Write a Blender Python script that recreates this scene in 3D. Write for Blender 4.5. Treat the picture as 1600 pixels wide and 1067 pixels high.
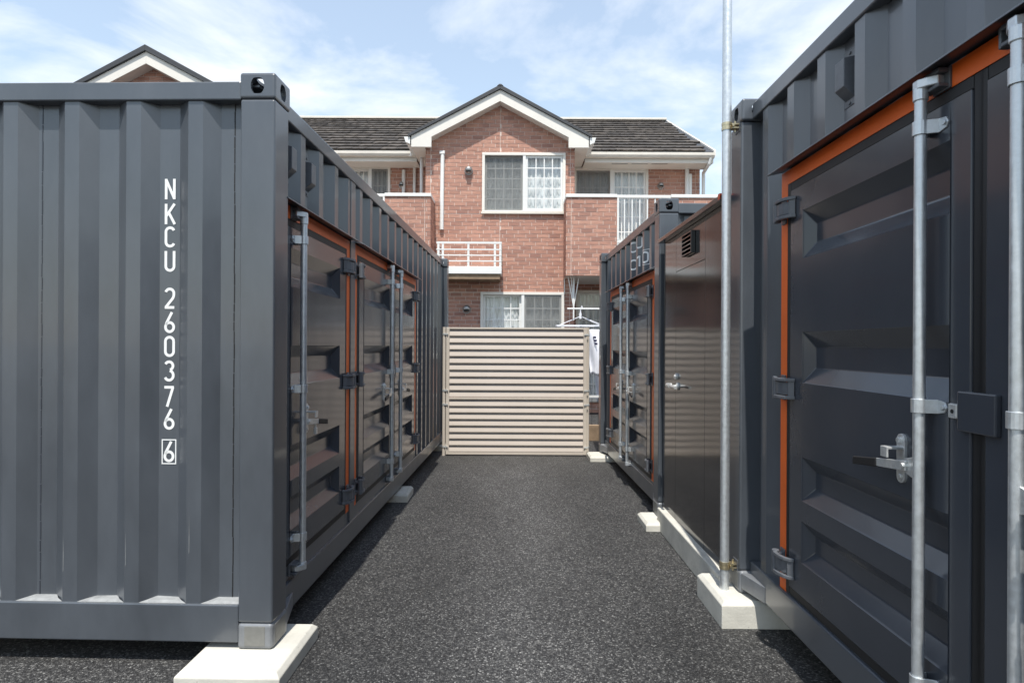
import bpy, bmesh, math, random
from mathutils import Vector, Matrix
random.seed(7)
R = math.radians
sc = bpy.context.scene
for o in list(bpy.data.objects): bpy.data.objects.remove(o)
C = sc.collection

# ---------------------------------------------------------------- camera, sky, sun, exposure
F = 960.0                       # focal length in pixels of the 1600 px wide photograph
H = 1.45                        # camera height
cd = bpy.data.cameras.new('camera'); cam = bpy.data.objects.new('camera', cd); C.objects.link(cam)
cd.sensor_width = 36; cd.lens = 36 * F / 1600; cd.clip_end = 3000; cd.clip_start = 0.05
cd.shift_y = 6.5 / 1600
cam.location = (0, 0, H); cam.rotation_euler = (R(90), R(-0.3), 0)
sc.camera = cam
SUN = Vector((-0.030, -0.42, 0.907)).normalized()
el = math.asin(SUN.z)
w = bpy.data.worlds.new('World'); sc.world = w; w.use_nodes = True
nt = w.node_tree; nt.nodes.clear()
def wn(t): return nt.nodes.new(t)
sky = wn('ShaderNodeTexSky'); sky.sky_type = 'NISHITA'; sky.sun_disc = False
sky.sun_elevation = el; sky.sun_rotation = math.atan2(SUN.x, SUN.y)
sky.air_density = 1.7; sky.dust_density = 0.3; sky.ozone_density = 3.5
tc = wn('ShaderNodeTexCoord'); sep = wn('ShaderNodeSeparateXYZ'); nt.links.new(tc.outputs['Generated'], sep.inputs[0])
zc = wn('ShaderNodeMath'); zc.operation = 'MAXIMUM'; zc.inputs[1].default_value = 0.0; nt.links.new(sep.outputs['Z'], zc.inputs[0])
za = wn('ShaderNodeMath'); za.operation = 'ADD'; za.inputs[1].default_value = 0.22; nt.links.new(zc.outputs[0], za.inputs[0])
dx = wn('ShaderNodeMath'); dx.operation = 'DIVIDE'; nt.links.new(sep.outputs['X'], dx.inputs[0]); nt.links.new(za.outputs[0], dx.inputs[1])
dy = wn('ShaderNodeMath'); dy.operation = 'DIVIDE'; nt.links.new(sep.outputs['Y'], dy.inputs[0]); nt.links.new(za.outputs[0], dy.inputs[1])
cb = wn('ShaderNodeCombineXYZ'); nt.links.new(dx.outputs[0], cb.inputs[0]); nt.links.new(dy.outputs[0], cb.inputs[1]); cb.inputs[2].default_value = 3.7
n1 = wn('ShaderNodeTexNoise'); n1.inputs['Scale'].default_value = 1.7; n1.inputs['Detail'].default_value = 9; n1.inputs['Roughness'].default_value = 0.56; n1.inputs['Distortion'].default_value = 0.35
nt.links.new(cb.outputs[0], n1.inputs['Vector'])
rp = wn('ShaderNodeValToRGB'); rp.color_ramp.elements[0].position = 0.46; rp.color_ramp.elements[0].color = (0.26, 0.26, 0.26, 1)
rp.color_ramp.elements[1].position = 0.64; rp.color_ramp.elements[1].color = (0.95, 0.95, 0.95, 1)
nt.links.new(n1.outputs['Fac'], rp.inputs[0])
mx = wn('ShaderNodeMix'); mx.data_type = 'RGBA'
nt.links.new(rp.outputs['Color'], mx.inputs['Factor']); nt.links.new(sky.outputs[0], mx.inputs['A']); mx.inputs['B'].default_value = (6.0, 6.25, 6.6, 1)
bg = wn('ShaderNodeBackground'); bg.inputs[1].default_value = 0.14
nt.links.new(mx.outputs['Result'], bg.inputs[0])
wo = wn('ShaderNodeOutputWorld'); nt.links.new(bg.outputs[0], wo.inputs[0])
sd = bpy.data.lights.new('sun', 'SUN'); sun = bpy.data.objects.new('sun', sd); C.objects.link(sun)
sd.energy = 4.25; sd.angle = R(0.53); sd.color = (1.0, 0.955, 0.88)
sun.location = (0, -5, 12); sun.rotation_euler = SUN.to_track_quat('Z', 'Y').to_euler()
sc.view_settings.view_transform = 'Standard'; sc.view_settings.look = 'None'
sc.view_settings.exposure = 0.45; sc.view_settings.gamma = 1.0; sc.view_settings.use_curve_mapping = False

# ---------------------------------------------------------------- materials
M = {}
def mat(name, col, rough=0.5, metal=0.0, var=0.0, vscale=6.0, bump=0.0, bscale=40.0, bdist=0.002, coat=0.0, spec=0.5, warp=0.0, wscale=2.0, rvar=0.0, stretch=(1, 1, 1)):
    m = bpy.data.materials.new(name); m.use_nodes = True; t = m.node_tree; p = t.nodes['Principled BSDF']
    p.inputs['Base Color'].default_value = (*col, 1); p.inputs['Roughness'].default_value = rough; p.inputs['Metallic'].default_value = metal
    p.inputs['Coat Weight'].default_value = coat; p.inputs['Coat Roughness'].default_value = 0.08; p.inputs['Specular IOR Level'].default_value = spec
    g = t.nodes.new('ShaderNodeNewGeometry')
    mp = t.nodes.new('ShaderNodeMapping'); mp.inputs['Scale'].default_value = stretch; t.links.new(g.outputs['Position'], mp.inputs[0])
    pos = mp.outputs[0]
    if var or rvar:
        n = t.nodes.new('ShaderNodeTexNoise'); n.inputs['Scale'].default_value = vscale; n.inputs['Detail'].default_value = 7; n.inputs['Roughness'].default_value = 0.65
        t.links.new(pos, n.inputs['Vector'])
        if var:
            mr = t.nodes.new('ShaderNodeMapRange'); mr.inputs['From Min'].default_value = 0.3; mr.inputs['From Max'].default_value = 0.7
            mr.inputs['To Min'].default_value = 1 - var; mr.inputs['To Max'].default_value = 1 + var; t.links.new(n.outputs['Fac'], mr.inputs[0])
            mu = t.nodes.new('ShaderNodeVectorMath'); mu.operation = 'SCALE'; mu.inputs[0].default_value = col; t.links.new(mr.outputs[0], mu.inputs['Scale'])
            t.links.new(mu.outputs[0], p.inputs['Base Color'])
        if rvar:
            m2 = t.nodes.new('ShaderNodeMapRange'); m2.inputs['From Min'].default_value = 0.3; m2.inputs['From Max'].default_value = 0.7
            m2.inputs['To Min'].default_value = rough - rvar; m2.inputs['To Max'].default_value = rough + rvar; t.links.new(n.outputs['Fac'], m2.inputs[0]); t.links.new(m2.outputs[0], p.inputs['Roughness'])
    last = None
    for st, scl, ds in ((bump, bscale, bdist), (warp, wscale, 0.02)):
        if st:
            n = t.nodes.new('ShaderNodeTexNoise'); n.inputs['Scale'].default_value = scl; n.inputs['Detail'].default_value = 3 if scl > 10 else 1; t.links.new(pos, n.inputs['Vector'])
            b = t.nodes.new('ShaderNodeBump'); b.inputs['Strength'].default_value = st; b.inputs['Distance'].default_value = ds
            t.links.new(n.outputs['Fac'], b.inputs['Height'])
            if last: t.links.new(last, b.inputs['Normal'])
            last = b.outputs['Normal']
    if last: t.links.new(last, p.inputs['Normal'])
    M[name] = m; return m
PAINT = (0.064, 0.073, 0.086)
mat('paint', PAINT, 0.33, var=0.17, vscale=5, stretch=(1, 1, 0.35), bump=0.02, bscale=160, warp=0.09, wscale=2.6, rvar=0.05, coat=0.35, spec=0.8)
mat('paint_door', (0.050, 0.056, 0.068), 0.21, var=0.06, vscale=3.0, warp=0.14, wscale=3.2, rvar=0.03, coat=0.2)
mat('panel_gloss', (0.026, 0.025, 0.027), 0.11, var=0.06, vscale=2.0, warp=0.10, wscale=2.2, rvar=0.02, spec=0.5, coat=0.1)
mat('hinge_paint', (0.105, 0.112, 0.125), 0.36, var=0.15, vscale=30, bump=0.2, bscale=120)
mat('orange', (0.80, 0.135, 0.014), 0.45, var=0.08, vscale=8)
mat('rubber', (0.012, 0.012, 0.013), 0.55)
mat('galv', (0.62, 0.65, 0.67), 0.42, metal=0.75, var=0.12, vscale=45, rvar=0.08, bump=0.08, bscale=200)
mat('zinc', (0.68, 0.69, 0.68), 0.34, metal=0.6, var=0.15, vscale=60, rvar=0.06)
mat('brass_zinc', (0.58, 0.50, 0.33), 0.35, metal=0.9, var=0.2, vscale=60)
mat('cover_metal', (0.20, 0.20, 0.19), 0.42, metal=0.3, var=0.15, vscale=20)
mat('cast_paint', (0.20, 0.21, 0.225), 0.36, metal=0.25, var=0.12, vscale=20)
mat('primer_sheen', (0.24, 0.25, 0.255), 0.6, var=0.25, vscale=25)  # light grey with ledge sheen and scratch glints put into the colour
mat('white_print', (0.80, 0.81, 0.80), 0.5)
mat('sticker_dark', (0.05, 0.03, 0.06), 0.4)
mat('sticker_pale', (0.55, 0.5, 0.5), 0.4)
mat('sticker_red', (0.75, 0.12, 0.05), 0.4)
mat('dark_void', (0.01, 0.01, 0.01), 0.9)
mat('beige', (0.48, 0.42, 0.365), 0.42, var=0.04, vscale=3, warp=0.06, wscale=1.3)
mat('beige_frame', (0.53, 0.47, 0.40), 0.4, var=0.05, vscale=6)
mat('white_alu', (0.74, 0.74, 0.72), 0.4, var=0.04, vscale=5)
mat('white_trim', (0.72, 0.69, 0.635), 0.55, var=0.05, vscale=2.5)
mat('cream_trim', (0.66, 0.62, 0.55), 0.5, var=0.07, vscale=3)
mat('roof_edge', (0.045, 0.047, 0.052), 0.5, var=0.1, vscale=4)
mat('mortar', (0.64, 0.55, 0.49), 0.9, var=0.12, vscale=8)
mat('vent_metal', (0.34, 0.33, 0.32), 0.35, metal=0.7)
mat('room_dark', (0.05, 0.05, 0.05), 0.9)
mat('curtain', (0.80, 0.81, 0.82), 0.9, var=0.06, vscale=4)
mat('screen_grey', (0.20, 0.205, 0.20), 0.8, var=0.08, vscale=5)
mat('cloth_white', (0.80, 0.81, 0.86), 0.9, var=0.05, vscale=12)
mat('cloth_navy', (0.03, 0.03, 0.07), 0.9)
mat('wire_dark', (0.03, 0.03, 0.03), 0.5)
mat('wall_brown', (0.24, 0.17, 0.11), 0.85, var=0.3, vscale=8, bump=0.3, bscale=30, bdist=0.005)

def concrete(name, col):
    m = mat(name, col, 0.85, var=0.16, vscale=5, bump=0.35, bscale=70, bdist=0.003)
    t = m.node_tree; p = t.nodes['Principled BSDF']
    src = p.inputs['Base Color'].links[0].from_socket
    g = t.nodes.new('ShaderNodeNewGeometry')
    v = t.nodes.new('ShaderNodeTexVoronoi'); v.inputs['Scale'].default_value = 28; t.links.new(g.outputs['Position'], v.inputs['Vector'])
    n = t.nodes.new('ShaderNodeTexNoise'); n.inputs['Scale'].default_value = 4; n.inputs['Detail'].default_value = 8; t.links.new(g.outputs['Position'], n.inputs['Vector'])
    sb = t.nodes.new('ShaderNodeMath'); sb.operation = 'MULTIPLY'; sb.inputs[1].default_value = 0.20; t.links.new(n.outputs['Fac'], sb.inputs[0])
    lt = t.nodes.new('ShaderNodeMath'); lt.operation = 'LESS_THAN'; t.links.new(v.outputs['Distance'], lt.inputs[0])
    s2 = t.nodes.new('ShaderNodeMath'); s2.operation = 'SUBTRACT'; s2.inputs[1].default_value = 0.022; t.links.new(sb.outputs[0], s2.inputs[0]); t.links.new(s2.outputs[0], lt.inputs[1])
    s3 = t.nodes.new('ShaderNodeMath'); s3.operation = 'MULTIPLY'; s3.inputs[1].default_value = 0.55; t.links.new(lt.outputs[0], s3.inputs[0])
    mxx = t.nodes.new('ShaderNodeMix'); mxx.data_type = 'RGBA'; mxx.inputs['B'].default_value = (0.20, 0.18, 0.15, 1)
    t.links.new(s3.outputs[0], mxx.inputs['Factor']); t.links.new(src, mxx.inputs['A']); t.links.new(mxx.outputs['Result'], p.inputs['Base Color'])
concrete('concrete', (0.53, 0.515, 0.46))
concrete('concrete_grey', (0.50, 0.49, 0.46))

def asphalt():
    m = bpy.data.materials.new('asphalt'); m.use_nodes = True; t = m.node_tree; p = t.nodes['Principled BSDF']
    g = t.nodes.new('ShaderNodeNewGeometry')
    wb = t.nodes.new('ShaderNodeTexNoise'); wb.inputs['Scale'].default_value = 60; t.links.new(g.outputs['Position'], wb.inputs['Vector'])
    ad = t.nodes.new('ShaderNodeMix'); ad.data_type = 'RGBA'; ad.blend_type = 'LINEAR_LIGHT'; ad.inputs['Factor'].default_value = 0.004
    t.links.new(g.outputs['Position'], ad.inputs['A']); t.links.new(wb.outputs['Color'], ad.inputs['B'])
    v = t.nodes.new('ShaderNodeTexVoronoi'); v.inputs['Scale'].default_value = 122; v.inputs['Randomness'].default_value = 1; t.links.new(ad.outputs['Result'], v.inputs['Vector'])
    ve = t.nodes.new('ShaderNodeTexVoronoi'); ve.feature = 'DISTANCE_TO_EDGE'; ve.inputs['Scale'].default_value = 122; t.links.new(ad.outputs['Result'], ve.inputs['Vector'])
    s = t.nodes.new('ShaderNodeSeparateColor'); t.links.new(v.outputs['Color'], s.inputs[0])
    r = t.nodes.new('ShaderNodeValToRGB'); e = r.color_ramp.elements
    e[0].position = 0.0; e[0].color = (0.018, 0.018, 0.019, 1); e[1].position = 1.0; e[1].color = (0.21, 0.208, 0.202, 1)
    x = e.new(0.5); x.color = (0.050, 0.050, 0.051, 1); x = e.new(0.85); x.color = (0.098, 0.097, 0.095, 1)
    t.links.new(s.outputs[0], r.inputs[0])
    er = t.nodes.new('ShaderNodeMapRange'); er.inputs['From Max'].default_value = 0.12; er.inputs['To Min'].default_value = 0.35; t.links.new(ve.outputs['Distance'], er.inputs[0])
    # broad wear: dusty wheel paths and patches
    n = t.nodes.new('ShaderNodeTexNoise'); n.inputs['Scale'].default_value = 0.8; n.inputs['Detail'].default_value = 6; n.inputs['Roughness'].default_value = 0.6
    mp = t.nodes.new('ShaderNodeMapping'); mp.inputs['Scale'].default_value = (1.6, 0.7, 1); t.links.new(g.outputs['Position'], mp.inputs[0]); t.links.new(mp.outputs[0], n.inputs['Vector'])
    nr = t.nodes.new('ShaderNodeMapRange'); nr.inputs['From Min'].default_value = 0.3; nr.inputs['From Max'].default_value = 0.72; nr.inputs['To Min'].default_value = 0.78; nr.inputs['To Max'].default_value = 1.38; t.links.new(n.outputs['Fac'], nr.inputs[0])
    mm = t.nodes.new('ShaderNodeMath'); mm.operation = 'MULTIPLY'; t.links.new(er.outputs[0], mm.inputs[0]); t.links.new(nr.outputs[0], mm.inputs[1])
    sx_ = t.nodes.new('ShaderNodeSeparateXYZ'); t.links.new(g.outputs['Position'], sx_.inputs[0])
    off = t.nodes.new('ShaderNodeMath'); off.operation = 'SUBTRACT'; off.inputs[1].default_value = 0.12; t.links.new(sx_.outputs[0], off.inputs[0])
    ab = t.nodes.new('ShaderNodeMath'); ab.operation = 'ABSOLUTE'; t.links.new(off.outputs[0], ab.inputs[0])
    st_ = t.nodes.new('ShaderNodeMapRange'); st_.interpolation_type = 'SMOOTHSTEP'; st_.inputs['From Min'].default_value = 0.75; st_.inputs['From Max'].default_value = 0.0; st_.inputs['To Min'].default_value = 0; st_.inputs['To Max'].default_value = 0.75; t.links.new(ab.outputs[0], st_.inputs[0])
    nw = t.nodes.new('ShaderNodeTexNoise'); nw.inputs['Scale'].default_value = 2.2; nw.inputs['Detail'].default_value = 7; nw.inputs['Roughness'].default_value = 0.65
    mw = t.nodes.new('ShaderNodeMapping'); mw.inputs['Scale'].default_value = (2.2, 0.6, 1); t.links.new(g.outputs['Position'], mw.inputs[0]); t.links.new(mw.outputs[0], nw.inputs['Vector'])
    wm = t.nodes.new('ShaderNodeMath'); wm.operation = 'MULTIPLY'; t.links.new(st_.outputs[0], wm.inputs[0]); t.links.new(nw.outputs['Fac'], wm.inputs[1])
    w1 = t.nodes.new('ShaderNodeMath'); w1.operation = 'ADD'; w1.inputs[1].default_value = 0.92; t.links.new(wm.outputs[0], w1.inputs[0])
    m2_ = t.nodes.new('ShaderNodeMath'); m2_.operation = 'MULTIPLY'; t.links.new(mm.outputs[0], m2_.inputs[0]); t.links.new(w1.outputs[0], m2_.inputs[1]); mm = m2_
    sc_ = t.nodes.new('ShaderNodeVectorMath'); sc_.operation = 'SCALE'; t.links.new(r.outputs[0], sc_.inputs[0]); t.links.new(mm.outputs[0], sc_.inputs['Scale'])
    t.links.new(sc_.outputs[0], p.inputs['Base Color'])
    p.inputs['Roughness'].default_value = 0.62; p.inputs['Specular IOR Level'].default_value = 0.4
    hh = t.nodes.new('ShaderNodeMath'); hh.operation = 'MULTIPLY_ADD'; hh.inputs[1].default_value = 0.8; t.links.new(s.outputs[1], hh.inputs[0]); t.links.new(er.outputs[0], hh.inputs[2])
    b = t.nodes.new('ShaderNodeBump'); b.inputs['Strength'].default_value = 0.9; b.inputs['Distance'].default_value = 0.004; t.links.new(hh.outputs[0], b.inputs['Height']); t.links.new(b.outputs[0], p.inputs['Normal'])
    M['asphalt'] = m
asphalt()

def toned(name, ramp, rough, streak, amount, dark):
    m = bpy.data.materials.new(name); m.use_nodes = True; t = m.node_tree; p = t.nodes['Principled BSDF']
    a = t.nodes.new('ShaderNodeAttribute'); a.attribute_name = 'tone'
    r = t.nodes.new('ShaderNodeValToRGB'); e = r.color_ramp.elements
    e[0].position = 0; e[0].color = (*ramp[0], 1); e[1].position = 1; e[1].color = (*ramp[-1], 1)
    for i, c in enumerate(ramp[1:-1]):
        x = e.new((i + 1) / (len(ramp) - 1)); x.color = (*c, 1)
    t.links.new(a.outputs['Fac'], r.inputs[0])
    g = t.nodes.new('ShaderNodeNewGeometry'); mp = t.nodes.new('ShaderNodeMapping'); mp.inputs['Scale'].default_value = streak; t.links.new(g.outputs['Position'], mp.inputs[0])
    n = t.nodes.new('ShaderNodeTexNoise'); n.inputs['Scale'].default_value = 1; n.inputs['Detail'].default_value = 5; n.inputs['Roughness'].default_value = 0.7; t.links.new(mp.outputs[0], n.inputs['Vector'])
    nr = t.nodes.new('ShaderNodeMapRange'); nr.inputs['From Min'].default_value = 0.47; nr.inputs['From Max'].default_value = 0.68; nr.inputs['To Max'].default_value = amount; t.links.new(n.outputs['Fac'], nr.inputs[0])
    mxx = t.nodes.new('ShaderNodeMix'); mxx.data_type = 'RGBA'; mxx.inputs['B'].default_value = (*dark, 1); t.links.new(nr.outputs[0], mxx.inputs['Factor']); t.links.new(r.outputs[0], mxx.inputs['A'])
    t.links.new(mxx.outputs['Result'], p.inputs['Base Color']); p.inputs['Roughness'].default_value = rough
    b = t.nodes.new('ShaderNodeBump'); b.inputs['Strength'].default_value = 0.5; b.inputs['Distance'].default_value = 0.006; t.links.new(n.outputs['Fac'], b.inputs['Height']); t.links.new(b.outputs[0], p.inputs['Normal'])
    M[name] = m
toned('brick', [(0.30, 0.155, 0.120), (0.42, 0.218, 0.160), (0.47, 0.248, 0.182), (0.52, 0.288, 0.212)], 0.8, (9, 9, 60), 0.70, (0.22, 0.11, 0.092))
toned('shingle', [(0.050, 0.042, 0.036), (0.075, 0.063, 0.053), (0.105, 0.088, 0.073)], 0.75, (9, 9, 9), 0.5, (0.04, 0.033, 0.028))

def glass():
    m = bpy.data.materials.new('glass'); m.use_nodes = True; t = m.node_tree; t.nodes.clear()
    tr = t.nodes.new('ShaderNodeBsdfTransparent'); tr.inputs[0].default_value = (0.975, 0.985, 0.985, 1)
    gl = t.nodes.new('ShaderNodeBsdfGlossy'); gl.inputs['Roughness'].default_value = 0.015
    lw_ = t.nodes.new('ShaderNodeLayerWeight'); pw = t.nodes.new('ShaderNodeMath'); pw.operation = 'POWER'; pw.inputs[1].default_value = 4; t.links.new(lw_.outputs['Facing'], pw.inputs[0]); fr = t.nodes.new('ShaderNodeMath'); fr.operation = 'MULTIPLY_ADD'; fr.inputs[1].default_value = 0.8; fr.inputs[2].default_value = 0.045; t.links.new(pw.outputs[0], fr.inputs[0])
    ms = t.nodes.new('ShaderNodeMixShader'); o = t.nodes.new('ShaderNodeOutputMaterial')
    t.links.new(fr.outputs[0], ms.inputs[0]); t.links.new(tr.outputs[0], ms.inputs[1]); t.links.new(gl.outputs[0], ms.inputs[2]); t.links.new(ms.outputs[0], o.inputs[0])
    M['glass'] = m
glass()

# ---------------------------------------------------------------- mesh helpers
class MB:
    def __init__(s, T=None): s.v = []; s.f = []; s.T = T or (lambda p: p); s.tone = []
    def add(s, vs, fs, tone=0.5):
        n = len(s.v); s.v += [s.T(p) for p in vs]; s.f += [[n + i for i in f] for f in fs]; s.tone += [tone] * len(fs); return s
    def box(s, x0, x1, y0, y1, z0, z1, tone=0.5):
        return s.add([(x0,y0,z0),(x1,y0,z0),(x1,y1,z0),(x0,y1,z0),(x0,y0,z1),(x1,y0,z1),(x1,y1,z1),(x0,y1,z1)],
                     [(0,3,2,1),(4,5,6,7),(0,1,5,4),(1,2,6,5),(2,3,7,6),(3,0,4,7)], tone)
    def hexa(s, b, t_):          # two quads, b and t_
        return s.add(list(b) + list(t_), [(0,3,2,1),(4,5,6,7),(0,1,5,4),(1,2,6,5),(2,3,7,6),(3,0,4,7)])
    def prism(s, poly, axis, a, b, tone=0.5):   # poly of 2-tuples, extruded along axis between a and b
        def P(p, c): return (c, p[0], p[1]) if axis == 0 else (p[0], c, p[1]) if axis == 1 else (p[0], p[1], c)
        n = len(poly)
        return s.add([P(p, a) for p in poly] + [P(p, b) for p in poly], [tuple(range(n))[::-1], tuple(range(n, 2*n))] + [(i, (i+1) % n, n + (i+1) % n, n + i) for i in range(n)], tone)
    def cyl(s, p0, p1, r, n=12, r1=None):
        p0 = Vector(p0); p1 = Vector(p1); d = (p1 - p0).normalized(); r1 = r if r1 is None else r1
        a = d.orthogonal().normalized(); b = d.cross(a)
        vs = [tuple(p0 + (a*math.cos(2*math.pi*i/n) + b*math.sin(2*math.pi*i/n))*r) for i in range(n)] + [tuple(p1 + (a*math.cos(2*math.pi*i/n) + b*math.sin(2*math.pi*i/n))*r1) for i in range(n)]
        return s.add(vs, [tuple(range(n))[::-1], tuple(range(n, 2*n))] + [(i, (i+1) % n, n + (i+1) % n, n + i) for i in range(n)])
    def tube(s, pts, r, n=8):
        for a, b in zip(pts, pts[1:]): s.cyl(a, b, r, n)
        return s
    def build(s, name, m, parent=None, bevel=0.0, smooth=False, seg=2, recalc=True):
        me = bpy.data.meshes.new(name); me.from_pydata(s.v, [], s.f)
        if recalc:
            bm = bmesh.new(); bm.from_mesh(me); bmesh.ops.recalc_face_normals(bm, faces=bm.faces); bm.to_mesh(me); bm.free()
        if m in ('brick', 'shingle'):
            at = me.attributes.new('tone', 'FLOAT', 'FACE'); at.data.foreach_set('value', s.tone)
        me.materials.append(M[m])
        o = bpy.data.objects.new(name, me); C.objects.link(o)
        if parent: o.parent = parent
        if smooth:
            me.shade_smooth()
            try: me.set_sharp_from_angle(angle=R(35))
            except Exception: pass
        if bevel:
            b = o.modifiers.new('bevel', 'BEVEL'); b.width = bevel; b.segments = seg; b.limit_method = 'ANGLE'; b.angle_limit = R(40)
        return o
def thing(name, label, cat, loc=(0, 0, 0), rz=0, group=None):
    o = bpy.data.objects.new(name, None); o.empty_display_size = 0.2; C.objects.link(o); o.location = loc; o.rotation_euler = (0, 0, rz); tag(o, label, cat, group); return o
def tag(o, label, cat, group=None):
    o['label'] = label; o['category'] = cat
    if group: o['group'] = group
    return o
def like(o, name, parent, loc=None):
    c = o.copy(); C.objects.link(c); c.name = name; c.parent = parent
    if loc: c.location = loc
    return c

# stroke lettering in the narrow upright style of the container numbers (unit cell: width 1, height 2)
def arc(cx, cy, rx, ry, a0, a1, n=10): return [(cx + rx*math.cos(R(a0 + (a1-a0)*i/n)), cy + ry*math.sin(R(a0 + (a1-a0)*i/n))) for i in range(n+1)]
GL = {'N': [[(0.1,0),(0.1,2)], [(0.1,1.93),(0.9,0.07)], [(0.9,0),(0.9,2)]],
      'K': [[(0.1,0),(0.1,2)], [(0.93,2),(0.12,0.78)], [(0.38,1.12),(0.96,0)]],
      'C': [arc(0.5,1.5,0.4,0.4,20,180) + arc(0.5,0.5,0.4,0.4,180,340)],
      'U': [[(0.1,2)] + arc(0.5,0.5,0.4,0.4,180,360) + [(0.9,2)]],
      '0': [arc(0.5,1.5,0.4,0.4,0,180) + arc(0.5,0.5,0.4,0.4,180,360) + [(0.9,1.5)]],
      '2': [arc(0.5,1.5,0.4,0.4,165,0) + arc(0.1,1.4,0.8,0.8,-5,-35,4) + [(0.1,0.1)], [(0.02,0.1),(0.95,0.1)]],
      '6': [[(0.72,2),(0.2,0.95)] + arc(0.5,0.55,0.4,0.45,150,510,18)],
      '3': [arc(0.47,1.5,0.38,0.4,155,-75) , arc(0.47,0.57,0.42,0.48,80,-155)],
      '7': [[(0.02,1.9),(0.95,1.9)], [(0.86,1.9),(0.30,0)]],
      '1': [[(0.5,0),(0.5,2)], [(0.5,1.93),(0.15,1.6)]]}
def glyph(mb, ch, place, wd, ht, st, fine=False):
    for k, pl in enumerate(GL[ch]):
        pts = [Vector((x*wd, y*ht/2)) for x, y in pl]; L = []; Rr = []
        if fine: pts = [a + (b-a)*i/5 for a, b in zip(pts, pts[1:]) for i in range(5)] + [pts[-1]]
        for i, p in enumerate(pts):
            d0 = (p - pts[i-1]).normalized() if i else None; d1 = (pts[i+1] - p).normalized() if i < len(pts)-1 else None
            d = ((d0 or d1) + (d1 or d0)).normalized(); nrm = Vector((-d.y, d.x)); c = 1.0
            if d0 and d1: c = max(0.5, nrm.dot(Vector((-d1.y, d1.x))))
            L.append(p + nrm*st/2/c); Rr.append(p - nrm*st/2/c)
        n = len(pts)
        mb.add([place(q.x, q.y, 0.0012 + 0.0004*k) for q in L] + [place(q.x, q.y, 0.0012 + 0.0004*k) for q in Rr], [(i, i+1, n+i+1, n+i) for i in range(n-1)])

# ---------------------------------------------------------------- ground
g = MB(); g.add([(-400,-400,0),(400,-400,0),(400,600,0),(-400,600,0)], [(0,1,2,3)])
go = g.build('ground', 'asphalt'); go['kind'] = 'structure'

# ---------------------------------------------------------------- shipping containers
RC = 0.055                       # side rails sit back from the corner posts
def cast_mesh():                 # hollow top corner casting with oval holes
    def ob(mb):
        me = bpy.data.meshes.new('t'); me.from_pydata(mb.v, [], mb.f); bm = bmesh.new(); bm.from_mesh(me); bmesh.ops.recalc_face_normals(bm, faces=bm.faces); bm.to_mesh(me); bm.free()
        o = bpy.data.objects.new('t', me); C.objects.link(o); return o
    def oval(hw, hh, n=20): return [(hw*math.cos(2*math.pi*i/n), max(-hh, min(hh, hh*1.15*math.sin(2*math.pi*i/n)))) for i in range(n)]
    a = MB().box(-.081,.081,-.089,.089,-.059,.059)
    o = ob(a)
    bv = o.modifiers.new('b', 'BEVEL'); bv.width = 0.012; bv.segments = 3
    cut = [ob(MB().box(-.063,.063,-.071,.071,-.046,.046)), ob(MB().prism([(x, z) for x, z in oval(.031,.036)], 1, -.2, .2)), ob(MB().prism([(x, z) for x, z in oval(.033,.036)], 0, -.2, .2)), ob(MB().prism(oval(.031,.055), 2, 0, .2))]
    for c in cut:
        m = o.modifiers.new('c', 'BOOLEAN'); m.operation = 'DIFFERENCE'; m.object = c; m.solver = 'EXACT'
    bpy.context.view_layer.update()
    me = bpy.data.meshes.new_from_object(o.evaluated_get(bpy.context.evaluated_depsgraph_get()))
    for q in [o] + cut: bpy.data.objects.remove(q)
    me.materials.clear(); me.materials.append(M['paint']); return me
CAST = cast_mesh()

def corrugated(T, u0, u1, z0, z1, vo, depth, pitch, name, parent, axis='u', phase=0.0, m='paint'):
    """trapezoid sheet; outer flats at vo, recesses depth behind; axis 'u' runs along the side, 'e' along the end wall"""
    fo, sl, fi = 0.235, 0.22, 0.325
    prof = []; k = math.floor((u0-phase)/pitch) - 2
    while True:
        b = phase + k*pitch
        prof += [(b, 0), (b + fo*pitch, 0), (b + (fo+sl)*pitch, 1), (b + (fo+sl+fi)*pitch, 1)]
        if b > u1: break
        k += 1
    def val(x):
        for (a, da), (b, db) in zip(prof, prof[1:]):
            if a <= x <= b: return da + (db - da)*((x - a)/(b - a) if b > a else 0)
        return 0
    xs = sorted([u0, u1] + [a for a, d in prof if u0 + .004 < a < u1 - .004])
    pts = [(x, vo - depth*val(x)) for x in xs]
    mb = MB(T); n = len(pts); th = 0.004
    P = (lambda x, v, z: (v, x, z)) if axis == 'u' else (lambda x, v, z: (x, v, z))
    vs = [P(x, v, z0) for x, v in pts] + [P(x, v, z1) for x, v in pts] + [P(x, v - th, z0) for x, v in pts] + [P(x, v - th, z1) for x, v in pts]
    fs = [(i, i+1, n+i+1, n+i) for i in range(n-1)] + [(2*n+i, 3*n+i, 3*n+i+1, 2*n+i+1) for i in range(n-1)] + [(i, 2*n+i, 2*n+i+1, i+1) for i in range(n-1)] + [(n+i, n+i+1, 3*n+i+1, 3*n+i) for i in range(n-1)] + [(0, n, 3*n, 2*n), (n-1, 3*n-1, 4*n-1, 2*n-1)]
    mb.add(vs, fs); o = mb.build(name, m, parent)
    return o, xs, val

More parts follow.
